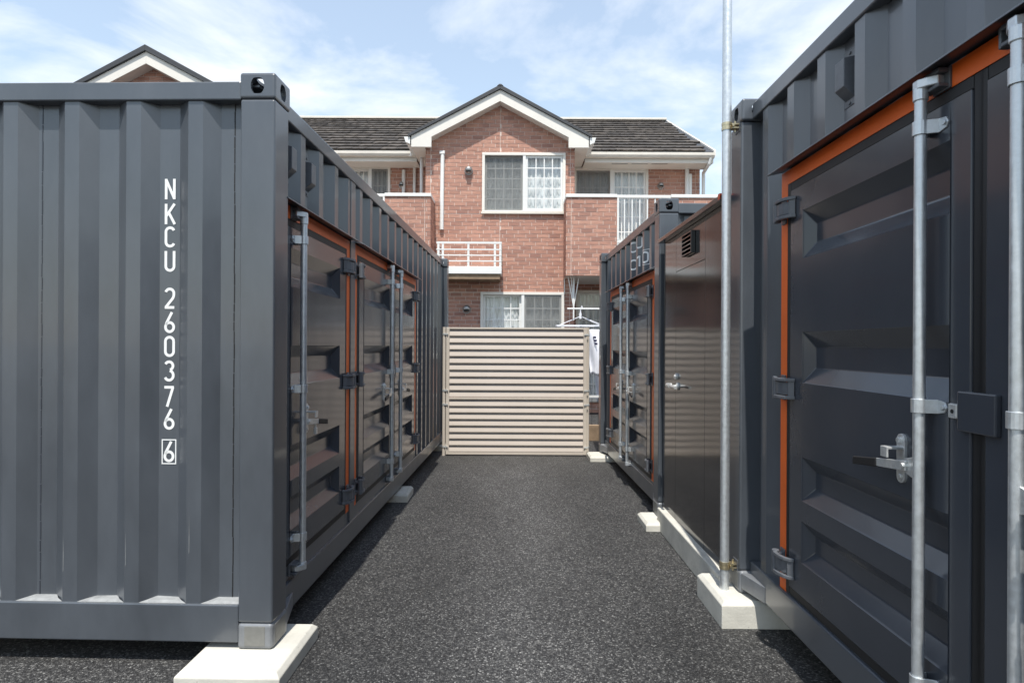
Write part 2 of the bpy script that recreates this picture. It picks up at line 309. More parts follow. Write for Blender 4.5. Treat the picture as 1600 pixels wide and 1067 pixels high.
TR = [(0.821, 0.936), (0.519, 0.640), (0.233, 0.337), (0.082, 0.181)]
def door_leaf(T, par, u0, u1, z0, z1, free, label=None, tab=False):
    """free = +1: free (lock) edge at u1, hinges at u0; -1 the other way round"""
    v = -0.062; hgt = z1 - z0
    a, b = u0 + 0.13, u1 - 0.085
    if free < 0: a, b = u0 + 0.085, u1 - 0.13
    mb = MB(T); q = lambda *p: mb.add(p, [tuple(range(len(p)))])
    V = lambda u, z, d=0: (v - d, u, z)
    q(V(u0,z0),V(a,z0),V(a,z1),V(u0,z1)); q(V(b,z0),V(u1,z0),V(u1,z1),V(b,z1))
    lev = [z1]
    for f0, f1 in TR:
        t1, t0 = z0 + f1*hgt, z0 + f0*hgt; q(V(a,t1),V(b,t1),V(b,lev[-1]),V(a,lev[-1])); lev.append(t0)
        d = 0.042; s = (t1 - t0)*0.30; e = 0.035
        A = [V(a,t0),V(b,t0),V(b,t1),V(a,t1)]; B = [V(a+e,t0+s,d),V(b-e,t0+s,d),V(b-e,t1-s,d),V(a+e,t1-s,d)]
        q(*B)
        for i in range(4): q(A[i], A[(i+1) % 4], B[(i+1) % 4], B[i])
    q(V(a,z0),V(b,z0),V(b,lev[-1]),V(a,lev[-1]))
    K = [V(u0,z0,.055),V(u1,z0,.055),V(u1,z1,.055),V(u0,z1,.055)]; J = [V(u0,z0),V(u1,z0),V(u1,z1),V(u0,z1)]
    q(*K[::-1])
    for i in range(4): q(J[i], J[(i+1) % 4], K[(i+1) % 4], K[i])
    me = bpy.data.meshes.new('t'); me.from_pydata(mb.v, [], mb.f); bm = bmesh.new(); bm.from_mesh(me); bmesh.ops.remove_doubles(bm, verts=bm.verts, dist=1e-5); bmesh.ops.recalc_face_normals(bm, faces=bm.faces); bm.to_mesh(me); bm.free()
    me.materials.append(M['paint_door']); me.name = 'door'
    door = bpy.data.objects.new('door', me); C.objects.link(door); door.parent = par
    bv = door.modifiers.new('bevel', 'BEVEL'); bv.width = 0.004; bv.segments = 2; bv.limit_method = 'ANGLE'; bv.angle_limit = R(20)
    if label: door['label'] = label
    # gasket round the leaf
    gm = MB(T); gw = 0.040
    gm.box(-.085,-.066,u0-gw,u0-.001,z0-gw,z1+gw); gm.box(-.085,-.066,u1+.001,u1+gw,z0-gw,z1+gw); gm.box(-.085,-.0655,u0,u1,z1+.001,z1+gw); gm.box(-.085,-.0655,u0,u1,z0-gw,z0-.001)
    gm.build('gasket', 'rubber', door, bevel=0.004)
    # hinges
    hu = u0 if free > 0 else u1; sg = -1 if free > 0 else 1       # sg: direction from leaf to frame
    for f in (0.05, 0.50, 0.955):
        zc = z0 + f*hgt; hm = MB(T); hb = 0.052
        pu = hu + sg*0.068; pv = -0.030
        hm.cyl((pv,pu,zc-hb),(pv,pu,zc+hb),0.017,14)
        hm.box(-.064,pv,pu-.015,pu+.015,zc-hb+.012,zc-hb+.026); hm.box(-.064,pv,pu-.015,pu+.015,zc+hb-.026,zc+hb-.012)
        hm.box(-.068,-.060,pu-.022,pu+.022,zc-hb-.006,zc+hb+.006)
        for zz in (zc-hb+.004, zc+hb-.020):
            pl = [(pv+.013,pu+sg*.004),(pv+.020,pu-sg*.025),(pv+.018,pu-sg*.060),(pv+.006,pu-sg*.098),(pv-.012,pu-sg*.120),(-.060,pu-sg*.128),(-.060,pu-sg*.108),(pv-.016,pu-sg*.100),(pv-.004,pu-sg*.080),(pv+.004,pu-sg*.050),(pv+.002,pu-sg*.020),(pv-.010,pu)]
            hm.prism(pl, 2, zz, zz+.016)
        web = [(pv+.010,pu-sg*.004),(pv+.011,pu-sg*.04),(pv+.004,pu-sg*.072),(pv-.012,pu-sg*.100),(pv-.018,pu-sg*.096),(pv-.002,pu-sg*.066),(pv+.003,pu-sg*.04),(pv+.001,pu-sg*.004)]
        hm.prism(web, 2, zc-hb*.55, zc+hb*.55)
        hm.prism([(pv-.006,pu-sg*.108),(-.059,pu-sg*.124),(-.059,pu-sg*.112),(pv-.010,pu-sg*.098)], 2, zc-hb*.85, zc+hb*.85)
        hm.build('hinge', 'hinge_paint', door, bevel=0.003)
    # lock bar with brackets, cams and handle
    bu = (u1 - 0.155) if free > 0 else (u0 + 0.155); bvv = -0.022; r = 0.0168
    MB(T).cyl((bvv,bu,z0-.075),(bvv,bu,z1+.055),r,18).build('lock_bar', 'galv', door, smooth=True)
    to = free                                                      # brackets are bolted towards the free edge
    for zc in (z0+.085, z0+.508*hgt, z1-.055):
        bm_ = MB(T); h2 = 0.021
        ring = [(bvv+.022*math.cos(R(t)), bu+.022*math.sin(R(t))*to) for t in range(100, -101, -20)]
        inn = [(bvv+.0175*math.cos(R(t)), bu+.0175*math.sin(R(t))*to) for t in range(100, -101, -20)]
        n = len(ring)
        bm_.add([(x,y,zc-h2) for x,y in ring]+[(x,y,zc+h2) for x,y in ring]+[(x,y,zc-h2) for x,y in inn]+[(x,y,zc+h2) for x,y in inn], [(i,i+1,n+i+1,n+i) for i in range(n-1)]+[(2*n+i,3*n+i,3*n+i+1,2*n+i+1) for i in range(n-1)]+[(i,2*n+i,2*n+i+1,i+1) for i in range(n-1)]+[(n+i,n+i+1,3*n+i+1,3*n+i) for i in range(n-1)])
        y0 = bu + to*.020
        bm_.hexa([(bvv-.004,y0,zc-h2),(-.0595,y0+to*.012,zc-h2),(-.0595,y0+to*.012,zc+h2),(bvv-.004,y0,zc+h2)], [(bvv-.008,y0-to*.004,zc-h2),(-.0595,y0+to*.006,zc-h2),(-.0595,y0+to*.006,zc+h2),(bvv-.008,y0-to*.004,zc+h2)])
        ear = [(y0+to*.010, zc-h2), (y0+to*.040, zc-h2*.75), (y0+to*.050, zc), (y0+to*.040, zc+h2*.75), (y0+to*.010, zc+h2)]
        bm_.prism(ear, 0, -.0615, -.056)
        y9 = bu - to*.020
        bm_.hexa([(bvv-.004,y9,zc-h2),(-.060,y9,zc-h2),(-.060,y9,zc+h2),(bvv-.004,y9,zc+h2)], [(bvv-.004,y9+to*.004,zc-h2),(-.060,y9+to*.004,zc-h2),(-.060,y9+to*.004,zc+h2),(bvv-.004,y9+to*.004,zc+h2)])
        bm_.cyl((-.057,y0+to*.036,zc),(-.050,y0+to*.036,zc),.008,10)
        bm_.build('bar_bracket', 'galv', door, bevel=0.0012)
    for zc, s in ((z1+.062, 1), (z0-.080, -1)):
        cm = MB(T); cm.cyl((bvv,bu,zc-s*.035),(bvv,bu,zc+s*.004),.0205,16)
        pl = [(bvv+.018,bu+to*.012),(bvv+.018,bu-to*.012),(bvv-.010,bu-to*.022),(bvv-.045,bu-to*.012),(bvv-.045,bu+to*.045),(bvv-.018,bu+to*.052),(bvv+.004,bu+to*.034)]
        cm.prism(pl, 2, zc-.002, zc+.026)
        cm.build('bar_cam', 'galv', door, bevel=0.003)
        km = MB(T); ky = bu + to*.035
        km.box(-.072,-.030,ky-.030,ky+.034,zc+.027,zc+.040); km.box(-.072,-.030,ky-.030,ky+.034,zc-.016,zc-.004); km.box(-.072,-.060,ky-.034,ky+.040,zc-.02,zc+.044); km.box(-.060,-.034,ky+.036,ky+.046,zc-.016,zc+.040)
        km.build('cam_keeper', 'hinge_paint', door, bevel=0.003)
    hz = z0 + 0.405*hgt; dr = -to                                  # handle points to the hinge side
    hm = MB(T)
    hm.hexa([(bvv+.006,bu+dr*.012,hz-.040),(bvv+.006,bu+dr*.062,hz-.026),(bvv+.006,bu+dr*.062,hz+.016),(bvv+.006,bu+dr*.012,hz+.030)], [(bvv-.006,bu+dr*.012,hz-.040),(bvv-.006,bu+dr*.062,hz-.026),(bvv-.006,bu+dr*.062,hz+.016),(bvv-.006,bu+dr*.012,hz+.030)])
    hm.hexa([(bvv+.014,bu+dr*.045,hz-.020),(bvv+.020,bu+dr*.205,hz-.033),(bvv+.020,bu+dr*.205,hz-.007),(bvv+.014,bu+dr*.045,hz+.012)], [(bvv+.007,bu+dr*.045,hz-.020),(bvv+.013,bu+dr*.205,hz-.033),(bvv+.013,bu+dr*.205,hz-.007),(bvv+.007,bu+dr*.045,hz+.012)])
    hm.cyl((bvv-.010,bu+dr*.052,hz-.004),(bvv+.021,bu+dr*.052,hz-.004),.008,10)
    hm.build('lock_handle', 'zinc', door, bevel=0.002)
    gm = MB(T); gm.hexa([(bvv+.023,bu+dr*.185,hz-.034),(bvv+.026,bu+dr*.320,hz-.050),(bvv+.026,bu+dr*.320,hz-.022),(bvv+.023,bu+dr*.185,hz-.004)], [(bvv+.010,bu+dr*.185,hz-.034),(bvv+.014,bu+dr*.320,hz-.050),(bvv+.014,bu+dr*.320,hz-.022),(bvv+.010,bu+dr*.185,hz-.004)])
    gm.build('handle_grip', 'rubber', door, bevel=0.004)
    pm = MB(T); py = bu + dr*.135
    def slot(cy, z0_, z1_, r_): return [(cy + r_*math.cos(R(t)), z1_ + r_*math.sin(R(t))) for t in range(0, 181, 30)] + [(cy + r_*math.cos(R(t)), z0_ + r_*math.sin(R(t))) for t in range(180, 361, 30)]
    pm.prism(slot(py, hz-.055, hz+.062, .021), 0, -.0615, -.050)
    pm.box(-.052,bvv+.012,py-.014,py+.014,hz-.014,hz-.007); pm.box(-.052,bvv+.026,py-.018,py+.018,hz+.034,hz+.042); pm.box(bvv+.020,bvv+.026,py-.018,py+.018,hz+.008,hz+.036)
    pm.cyl((-.051,py,hz+.062),(-.040,py,hz+.062),.010,10); pm.cyl((-.051,py,hz-.055),(-.044,py,hz-.055),.009,10)
    pm.build('handle_catch', 'zinc', door, bevel=0.002)
    if not tab: return door
    lm = MB(T); lm.box(bvv+.004,bvv+.012,py+dr*.022,py+dr*.034,hz-.055,hz-.012); lm.box(bvv+.001,bvv+.016,py+dr*.016,py+dr*.040,hz-.085,hz-.050)
    lm.build('seal_tab', 'zinc', door, bevel=0.002)
    return door

def container(name, label, origin, slope, sgn, L, Hc, doors, zt, zb, group, endphase=0.0, vents=(), rec_u=0.0):
    t = thing(name, label, 'container', origin, -math.atan(slope), group)
    W = 2.438; T = lambda p: (sgn*p[0], p[1], p[2]); TI = T
    cw, cl, ch = .162, .178, .118
    for vx in (0, 1):
        for ux in (0, 1):
            v0 = -cw if vx == 0 else -W; u0 = 0 if ux == 0 else L - cl
            o = bpy.data.objects.new('corner_casting', CAST); C.objects.link(o); o.parent = t; o.location = (sgn*(v0 + cw/2), u0 + cl/2, Hc - ch/2)
            m = MB(T).box(v0, v0+cw, u0, u0+cl, 0, ch); b = m.build('bottom_casting', 'cast_paint', t, bevel=0.018, seg=4)
            e = 0.0015; dd = 0.030
            if vx == 0:
                MB(T).box(v0+cw-.004, v0+cw+e, u0+dd, u0+cl-.032, .016, ch-.012).build('cover_plate', 'cover_metal', b, bevel=0.004)
                MB(T).box(v0+.034, v0+cw-.034, (u0-e) if ux == 0 else u0+cl-.003, (u0+.003) if ux == 0 else u0+cl+e, .016, ch-.012).build('cover_plate', 'cover_metal', b, bevel=0.004)
            pv0 = v0 + .004 if vx == 0 else v0
            MB(T).box(v0+.003, v0+cw-.002, u0+(.002 if ux == 0 else .014), u0+cl-(.014 if ux == 0 else .002), ch+.001, Hc-ch-.001).build('corner_post', 'paint', t, bevel=0.010, seg=3)
    # rails
    for v1 in (-RC, -W + .06 + RC):
        MB(T).box(v1-.06, v1, cl-.005, L-cl+.005, Hc-.112, Hc-.030).build('top_side_rail', 'paint', t, bevel=0.006)
        MB(T).box(v1-.07, v1, cl-.005, L-cl+.005, .032, .175).build('bottom_side_rail', 'paint', t, bevel=0.006)
    for u0, u1 in ((.004, .064), (L-.064, L-.004)):
        MB(T).box(-W+cw-.004, -cw+.004, u0, u1, Hc-.122, Hc-.038).build('top_end_rail', 'paint', t, bevel=0.006)
        MB(T).box(-W+cw-.004, -cw+.004, u0, u1+.01 if u0 < 1 else u1, .028, .198).build('bottom_end_rail', 'paint', t, bevel=0.006)
    # slanted foot from each aisle casting to the set-back rail
    for a, b in ((cl, cl+.20), (L-cl, L-cl-.20)):
        MB(T).hexa([(-.006,a,.03),(-RC+.002,b,.03),(-RC-.01,b,.03),(-RC-.01,a,.03)], [(-.006,a,.112),(-RC+.002,b,.112),(-RC-.01,b,.112),(-RC-.01,a,.112)]).build('casting_gusset', 'cast_paint', t, bevel=0.004)
    # end walls (trapezoid sheets) ; local x runs across
    TE = lambda p: (p[0], -p[1], p[2])
    def end(flip, phase):
        x0, x1 = sorted((sgn*(-W+cw-.01), sgn*(-cw+.01)))
        Tn = (lambda p: (p[0], -p[1], p[2])) if not flip else (lambda p: (p[0], L + p[1], p[2]))
        return corrugated(Tn, x0, x1, .19, Hc-.115, -.014, .045, .285, 'end_wall', t, axis='e', phase=phase)
    end(False, endphase); end(True, 0.02)
    sorg = rec_u - .6175*.285
    # aisle side: sheet above doors, full sheet elsewhere
    zh = zt + .028
    segs = []; cur = cl - .02
    for d in doors:
        if d['u0'] - cur > .12: segs.append((cur, d['u0'] - .004, .17))
        segs.append((d['u0'] + .002, d['u1'] - .002, zh)); cur = d['u1'] + .004
    if L - cl + .02 - cur > .1: segs.append((cur, L - cl + .02, .17))
    heads = []
    for a, b, z0 in segs:
        o, xs, val = corrugated(T, a, b, z0, Hc-.108, -.064, .045, .285, 'side_wall' if z0 < 1 else 'header_wall', t, phase=sorg)
        if z0 > 1: heads.append((a, b, val))
    corrugated(lambda p: (sgn*(-W - p[0]), p[1], p[2]), cl-.02, L-cl+.02, .17, Hc-.108, -.064, .045, .285, 'side_wall', t)
    # roof and floor
    MB(T).box(-W+RC+.03, -RC-.03, .03, L-.03, Hc-.055, Hc-.045).build('roof_sheet', 'paint', t)
    MB(T).box(-W+RC+.05, -RC-.07, .05, L-.05, .10, .15).build('floor_deck', 'dark_void', t)
    for k, d in enumerate(doors):
        u0, u1 = d['u0'], d['u1']; ow = .065
        fm = MB(T); fm.box(-.12,-.0705,u0,u0+ow,.175,zt); fm.box(-.12,-.0705,u1-ow,u1,.175,zt); fm.box(-.12,-.071,u0+ow,u1-ow,zt-ow,zt)
        fm.build('door_frame', 'paint', t)
        om = MB(T)
        om.box(-.0705,-.0675,u0,u0+ow,zb,zt); om.box(-.0705,-.0675,u1-ow,u1,zb,zt); om.box(-.0705,-.0675,u0+ow,u1-ow,zt-ow,zt)
        om.build('orange_trim', 'orange', t)
        # drip rail over the door
        pm = MB(T); pl = [(-.085,zt+.012),(-.012,zt-.004),(.004,zt-.010),(.004,zt-.004),(-.010,zt+.004),(-.066,zt+.030),(-.085,zt+.030)]
        pm.prism(pl, 1, u0-.012, u1+.012); 
        pm.build('drip_rail', 'paint', t, bevel=0.0015)
        MB(T).box(-.14,-.0715,u0+ow,u1-ow,.175,zb+.004).build('door_sill', 'paint', t)
        gk = .042
        a, b = u0+ow+gk, u1-ow-gk; z0, z1 = zb+.045, zt-ow-gk
        if d['kind'] == 'single': door_leaf(T, t, a, b, z0, z1, d['free'], tab=True)
        else:
            mid = (a+b)/2; L1 = door_leaf(T, t, a, mid-.026, z0, z1, 1); L2 = door_leaf(T, t, mid+.026, b, z0, z1, -1)
            zc = z0 + .505*(z1-z0)
            own, s = (L1, -1) if d.get('box', 1) < 0 else (L2, 1)
            bx = MB(T); bx.box(-.062,-.044,mid+min(s*-.055,s*.085),mid+max(s*-.055,s*.085),zc-.052,zc+.060); bx.build('lock_box', 'paint_door', own, bevel=0.005)
            tb = MB(T); c = mid - s*.075; tb.box(-.061,-.046,c-.018,c+.018,zc-.020,zc+.022); tb.build('lock_tongue', 'zinc', own, bevel=0.004)
            MB(T).cyl((-.047,c,zc),(-.0447,c,zc),.006,10).build('tongue_hole', 'dark_void', own)
        # print sticker
    for a, b in zip(doors, doors[1:]):
        MB(T).box(-.12, -RC-.004, a['u1']+.002, b['u0']-.002, .175, Hc-.112).build('door_post', 'paint', t, bevel=0.004)
    # vents in the recesses above the doors
    for (vu, vz) in vents:
        vm = MB(T); v = -.109
        vm.box(v-.004,v+.003,vu-.046,vu+.046,vz-.11,vz+.11)
        vm.add([(v,vu-.034,vz-.085),(v,vu+.034,vz-.085),(v,vu+.034,vz+.075),(v,vu-.034,vz+.075),(v+.046,vu-.034,vz-.045),(v+.046,vu+.034,vz-.045),(v+.046,vu+.034,vz+.065),(v+.046,vu-.034,vz+.065)], [(4,5,6,7),(0,3,7,4),(1,5,6,2),(3,2,6,7),(0,4,5,1)])
        for zz in (vz-.098, vz+.098): vm.cyl((v,vu,zz),(v+.008,vu,zz),.007,8)
        vm.build('vent', 'hinge_paint', t, bevel=0.003)
    # continuous weld beads where the end sheet meets the post
    return t, T

GC = 'dark grey storage containers along the aisle'
# left, 20 ft
yl = 2.755; XL = -1.139 + .026*yl
lc, TL = container('storage_container', 'long dark grey container on the left with white number NKCU 260376 on its end', (XL, yl, .08), .026, 1, 6.058, 2.59,
    [dict(u0=2.915-yl+.0, u1=4.146-yl, kind='single', free=-1), dict(u0=4.258-yl, u1=6.60-yl, kind='double')], 2.07, .25, GC, endphase=(193-800)*2.775/F - XL, vents=((3.15-yl, 2.31), (3.435-yl, 2.31)), rec_u=3.13-yl)
# right near, 20 ft
yr = 3.44 - 6.058; XR = 1.19 + .0083*3.3
rc, TRt = container('storage_container', 'nearest dark grey container on the right with steel lock bars and orange door trim', (XR - .0083*6.058, yr, .14), .0083, -1, 6.058, 2.63,
    [dict(u0=0.412-yr, u1=2.925-yr, kind='double', box=-1)], 2.13, .175, GC, vents=((2.40-yr, 2.36), (2.40-.855-yr, 2.36)), rec_u=2.40-yr)
# right far, 10 ft
yf = 4.97
fc, TF = container('storage_container', 'short dark grey container on the right beside the beige louvred gate', (1.186, yf, .07), -.0131, -1, 3.13, 2.58,
    [dict(u0=5.40-yf, u1=7.62-yf, kind='double')], 2.05, .19, GC, endphase=.09, rec_u=1.275)

# container lettering on the left end wall (recessed flats), read downwards
lt = MB(); base_v = .014 + .045 - .0005
def on_end(xc, zc):
    return lambda x, z, d: (xc + x, base_v - d, zc + z)
xr = None
chars = [('N',296),('K',335),('C',371),('U',409),('2',467),('6',505),('0',542.5),('3',581),('7',621),('6',656.5),('6',707.5)]
YT = yl + base_v
xg = (262 - 800)*YT/F - XL
def zpx(py): return H + (538.5 - py)*YT/F - .08
for chh, py in chars:
    ch_ = MB(); glyph(ch_, chh, on_end(xg - .024, zpx(py) - .047), .048, .094, .0125); ch_.build('number_character', 'white_print', lc, recalc=False)
bx0, bx1, bz0, bz1 = xg-.034, xg+.034, zpx(727), zpx(688)
for a, b, c, d in ((bx0,bx1,bz1-.005,bz1),(bx0,bx1,bz0,bz0+.005),(bx0,bx0+.005,bz0+.0051,bz1-.0051),(bx1-.005,bx1,bz0+.0051,bz1-.0051)):
    lt.add([(a,base_v-.0012,c),(b,base_v-.0012,c),(b,base_v-.0012,d),(a,base_v-.0012,d)], [(0,1,2,3)])
lt.build('number_box', 'white_print', lc, recalc=False)
for px in (364.5, 57):
    sm = MB(); x = (px-800)*(yl+.06)/F - XL; z = .21
    while z < 2.46:
        h = random.uniform(.03, .09); e = random.uniform(-.0012, .0012); sm.box(x+e-.0022, x+e+.0022, base_v-.0012-random.random()*.001, base_v+.002, z, z+h); z += h + random.uniform(.0005, .006)
    sm.build('weld_seam', 'rubber' if px > 100 else 'paint_door', lc)
eo = (193-800)*2.775/F - XL
for k in range(-7, 3):
    a = eo + k*.285 + .235*.285; b = eo + k*.285 + 1.0*.285
    if a < -2.2 or b > -.10: b = min(b, -.165)
    if a < -2.2 or a > -.2: continue
    q = .22*.285
    fm = MB(); z0, z1 = .1985, .213
    e1 = min(b - q, b)
    fm.add([(a,.013,z0),(b,.013,z0),(a+q*.95,.0585,z1-.002+random.uniform(-.004,.004)),(b-q*.95,.0585,z1+random.uniform(-.004,.004)),(a+q*.5,.030,z0+.008),(b-q*.5,.030,z0+.008)], [(0,1,5,4),(4,5,3,2)])
    fm.build('ledge_sheen', 'primer_sheen', lc, recalc=False)  # pale primer fillet, sheen of the sunlit rail ledge painted in
for px, za, zb3 in ((296, .42, .60), (195, .36, .52), (95.5, .33, .50)):
    x = (px-800)*2.775/F - XL; MB().add([(x-.0004,.0128,za),(x+.0016,.0128,za+.01),(x+.0022,.0128,(za+zb3)/2),(x+.0006,.0128,zb3),(x-.0002,.0128,(za+zb3)/2)], [(0,1,2,3,4)]).build('scratch_glint', 'primer_sheen', lc, recalc=False)  # thin scratches, their glints painted as pale streaks
# far right container: letters on the header sheet and on the end wall
ft = MB(TF)
def side_v(u):
    x = ((u - (1.275 - .6175*.285)) / .285) % 1.0
    return -.064 - .045*(0 if x < .235 else (x-.235)/.22 if x < .455 else 1 if x < .78 else (1-x)/.22)
def on_side(u, z): return lambda x, zz, d: (side_v(u - x) + d*2 + .001, u - x, z + zz)
for chh, u, z in (('C', 1.405, 2.345), ('U', 1.130, 2.345), ('0', 1.405, 2.165), ('1', 1.120, 2.165), ('0', .855, 2.165)):
    ch_ = MB(TF); glyph(ch_, chh, on_side(u, z), .092, .105, .017, fine=True); ch_.build('number_character', 'white_print', fc, recalc=False)
pb = on_side(.866, 2.145)
for q0, q1, r0, r1 in ((0,.114,.139,.145),(0,.114,0,.006),(0,.006,.0061,.1389),(.108,.114,.0061,.1389)):
    xs_ = [q0 + (q1-q0)*i/12 for i in range(13)]
    ft.add([pb(x, r0, .0012) for x in xs_] + [pb(x, r1, .0012) for x in xs_], [(i, i+1, 14+i, 13+i) for i in range(12)])
ft.build('number_box', 'white_print', fc, recalc=False)
fe = MB(); glyph(fe, 'C', lambda x, z, d: (.135 + x, .0125 - d, 2.255 + z), .05, .095, .012); fe.build('number_character', 'white_print', fc, recalc=False)
# small printed stickers on the doors
def sticker(T, par, u, z, s=1.0):
    o = MB(T).box(-.0615,-.0605,u-.062*s,u+.062*s,z-.032*s,z+.032*s).build('sticker', 'sticker_red', par)
    MB(T).box(-.0605,-.0602,u-.050*s,u+.050*s,z-.021*s,z+.021*s).build('sticker_field', 'sticker_dark', o)
    MB(T).box(-.0602,-.0599,u-.016*s,u+.022*s,z-.018*s,z+.018*s).build('sticker_mark', 'sticker_pale', o)
sticker(TL, lc, 3.50-yl, 1.535, 1.3)
sticker(TL, lc, 5.86-yl, 1.49, .9)
sticker(TF, fc, 5.84-yf, 1.53, .9)

# ---------------------------------------------------------------- concrete blocks under the containers
def block(x0, x1, y0, y1, h, label, rz=0):
    c = .02; m = MB(); cx, cy = (x0+x1)/2, (y0+y1)/2; a, b = (x1-x0)/2, (y1-y0)/2
    m.add([(-a,-b,0),(a,-b,0),(a,b,0),(-a,b,0),(-a,-b,h-c),(a,-b,h-c),(a,b,h-c),(-a,b,h-c),(-a+c,-b+c,h),(a-c,-b+c,h),(a-c,b-c,h),(-a+c,b-c,h)],
          [(3,2,1,0),(0,1,5,4),(1,2,6,5),(2,3,7,6),(3,0,4,7),(4,5,9,8),(5,6,10,9),(6,7,11,10),(7,4,8,11),(8,9,10,11)])
    o = m.build('concrete_block', 'concrete', bevel=0.004); o.location = (cx, cy, 0); o.rotation_euler = (0, 0, rz); tag(o, label, 'block', 'concrete blocks under the containers'); return o
block(-1.40, -.955, 2.555, 3.04, .08, 'pale concrete block under the near corner of the left container', R(-1))
block(-1.35, -.955, 5.66, 6.00, .08, 'grey shaded concrete block under the middle of the left container')
block(-1.30, -.90, 8.42, 8.82, .08, 'concrete block under the far corner of the left container behind the gate')
block(1.085, 1.62, 3.155, 3.58, .14, 'pale concrete block carrying the steel pole and the nearest right container')
block(1.055, 1.45, 4.80, 5.14, .07, 'pale concrete block at the end of the kerb under the short container')
block(.985, 1.40, 7.68, 8.05, .07, 'small pale concrete block at the foot of the louvred gate')

# ---------------------------------------------------------------- glossy flat panel shed and its kerb
sx = 1.215; sy0, sy1 = 3.455, 4.925; st = 2.30
sh = thing('panel_shed', 'glossy dark flat panel shed between the two right containers with louvre vent', 'shed', (sx, (sy0+sy1)/2, .15))
def SB(): return MB(lambda p: (p[0]-sx, p[1]-(sy0+sy1)/2, p[2]-.15))
SB().box(sx+.012, sx+1.6, sy0, sy1, .155, st-.02).build('wall', 'dark_void', sh)
d0, d1, dz = 3.87, 4.555, 2.0
for a, b, z0, z1, nm in ((sy0, d0-.002, .16, st-.03, 'panel'), (d1+.002, sy1, .16, st-.03, 'panel'), (d0, d1, dz+.003, st-.03, 'panel')):
    SB().box(sx, sx+.011, a, b, z0, z1).build(nm, 'panel_gloss', sh, bevel=0.0012)
dr = SB().box(sx, sx+.011, d0, d1, .165, dz).build('door', 'panel_gloss', sh, bevel=0.0015)
SB().box(sx-.05, sx+1.62, sy0, sy1, st-.028, st+.004).build('roof_lip', 'panel_gloss', sh, bevel=0.003)
SB().box(sx-.052, sx+.01, sy0, sy0+.03, st-.02, st+.012).build('lip_end', 'sticker_red', sh)
vt = SB(); vt.box(sx-.03,sx-.001,4.08,4.09,2.075,2.225); vt.box(sx-.03,sx-.001,4.30,4.31,2.075,2.225); vt.box(sx-.03,sx-.001,4.09,4.30,2.215,2.225); vt.box(sx-.006,sx-.001,4.09,4.30,2.075,2.215)
vo = vt.build('vent', 'panel_gloss', sh, bevel=0.002)
for k in range(5):
    z = 2.077 + k*.028
    SB().hexa([(sx-.031,4.091,z),(sx-.031,4.299,z),(sx-.008,4.299,z+.022),(sx-.008,4.091,z+.022)], [(sx-.031,4.091,z+.007),(sx-.031,4.299,z+.007),(sx-.008,4.299,z+.027),(sx-.008,4.091,z+.027)]).build('vent_slat', 'panel_gloss', vo)
hy, hz_ = 4.49, 1.16
hm = SB(); hm.cyl((sx+.001,hy,hz_),(sx-.010,hy,hz_),.028,20); hm.cyl((sx-.008,hy,hz_),(sx-.052,hy,hz_),.010,12); hm.cyl((sx-.052,hy+.012,hz_),(sx-.052,hy-.125,hz_-.002),.0115,14)
hm.cyl((sx-.02,hy+.11,hz_),(sx-.045,hy+.11,hz_),.017,14); hm.cyl((sx-.045,hy+.06,hz_),(sx-.045,hy+.13,hz_),.016,12)
hm.build('door_handle', 'zinc', dr, smooth=True)
km = SB(); km.cyl((sx+.001,hy+.03,hz_+.07),(sx-.014,hy+.03,hz_+.07),.024,18); km.cyl((sx-.014,hy+.03,hz_+.07),(sx-.022,hy+.03,hz_+.07),.013,14); km.build('keyhole', 'zinc', dr, smooth=True)
ck = MB().box(-.05, .55, -.74, .73, 0, .17).build('concrete_kerb', 'concrete', bevel=0.008); ck.location = (sx, (sy0+sy1)/2 - .02, 0); ck.data.transform(Matrix.Translation((0, 0, 0)))
tag(ck, 'long low concrete kerb along the foot of the glossy panel shed', 'kerb')

# ---------------------------------------------------------------- steel pole
px_, py_ = 1.158, 3.33
po = thing('steel_pole', 'tall galvanised steel pole standing on the right concrete block', 'pole', (px_, py_, .14))
MB().cyl((0,0,0),(0,0,4.3),.0243,24).build('pole_tube', 'galv', po, smooth=True)
MB().cyl((0,0,4.3),(0,0,4.34),.026,24).build('pole_cap', 'galv', po, smooth=True)
for z in (2.50, .13):
    cm = MB(); cm.cyl((0,0,z-.020),(0,0,z-.006),.0275,20); cm.cyl((0,0,z+.006),(0,0,z+.020),.0275,20); cm.cyl((0,0,z-.007),(0,0,z+.007),.0262,20)
    cm.box(.02,.062,-.022,.022,z-.013,z-.006); cm.box(.02,.062,-.022,.022,z+.006,z+.013); cm.cyl((.045,0,z-.03),(.045,0,z+.03),.006,8); cm.cyl((.026,-.03,z),(.026,.03,z),.006,8)
    cm.build('pole_clamp', 'brass_zinc', po)
    MB().box(.058,.078,-.035,.035,z-.035,z+.035).build('clamp_bracket', 'hinge_paint', po, bevel=0.003)

# ---------------------------------------------------------------- louvred gate
gy = 8.10; S = F/gy
def gx(px): return (px-800)/S
def gz(py): return H + (540-py)/S
gt = thing('louvred_gate', 'beige horizontal louvred metal gate closing the far end of the aisle', 'gate', (0, gy, 0))
x0, x1 = gx(702.5), gx(911.5); zt_, zb_ = gz(512), gz(710)
zm = gz(623.5)
MB().box(gx(697.5), gx(917), -.02, .03, zt_-.022, zt_).build('top_rail', 'beige_frame', gt, bevel=0.003)
MB().box(gx(697.5), gx(917), -.020, .03, zm-.004, zm+.020).build('middle_rail', 'beige_frame', gt, bevel=0.003)
MB().box(gx(697.5), gx(917), -.018, .03, zb_, zb_+.03).build('bottom_rail', 'beige_frame', gt, bevel=0.003)
for a, b in ((697.5, 702.5), (911.5, 917)):
    MB().box(gx(a), gx(b), -.022, .032, zb_+.002, zt_-.002).build('stile', 'beige_frame', gt, bevel=0.003)
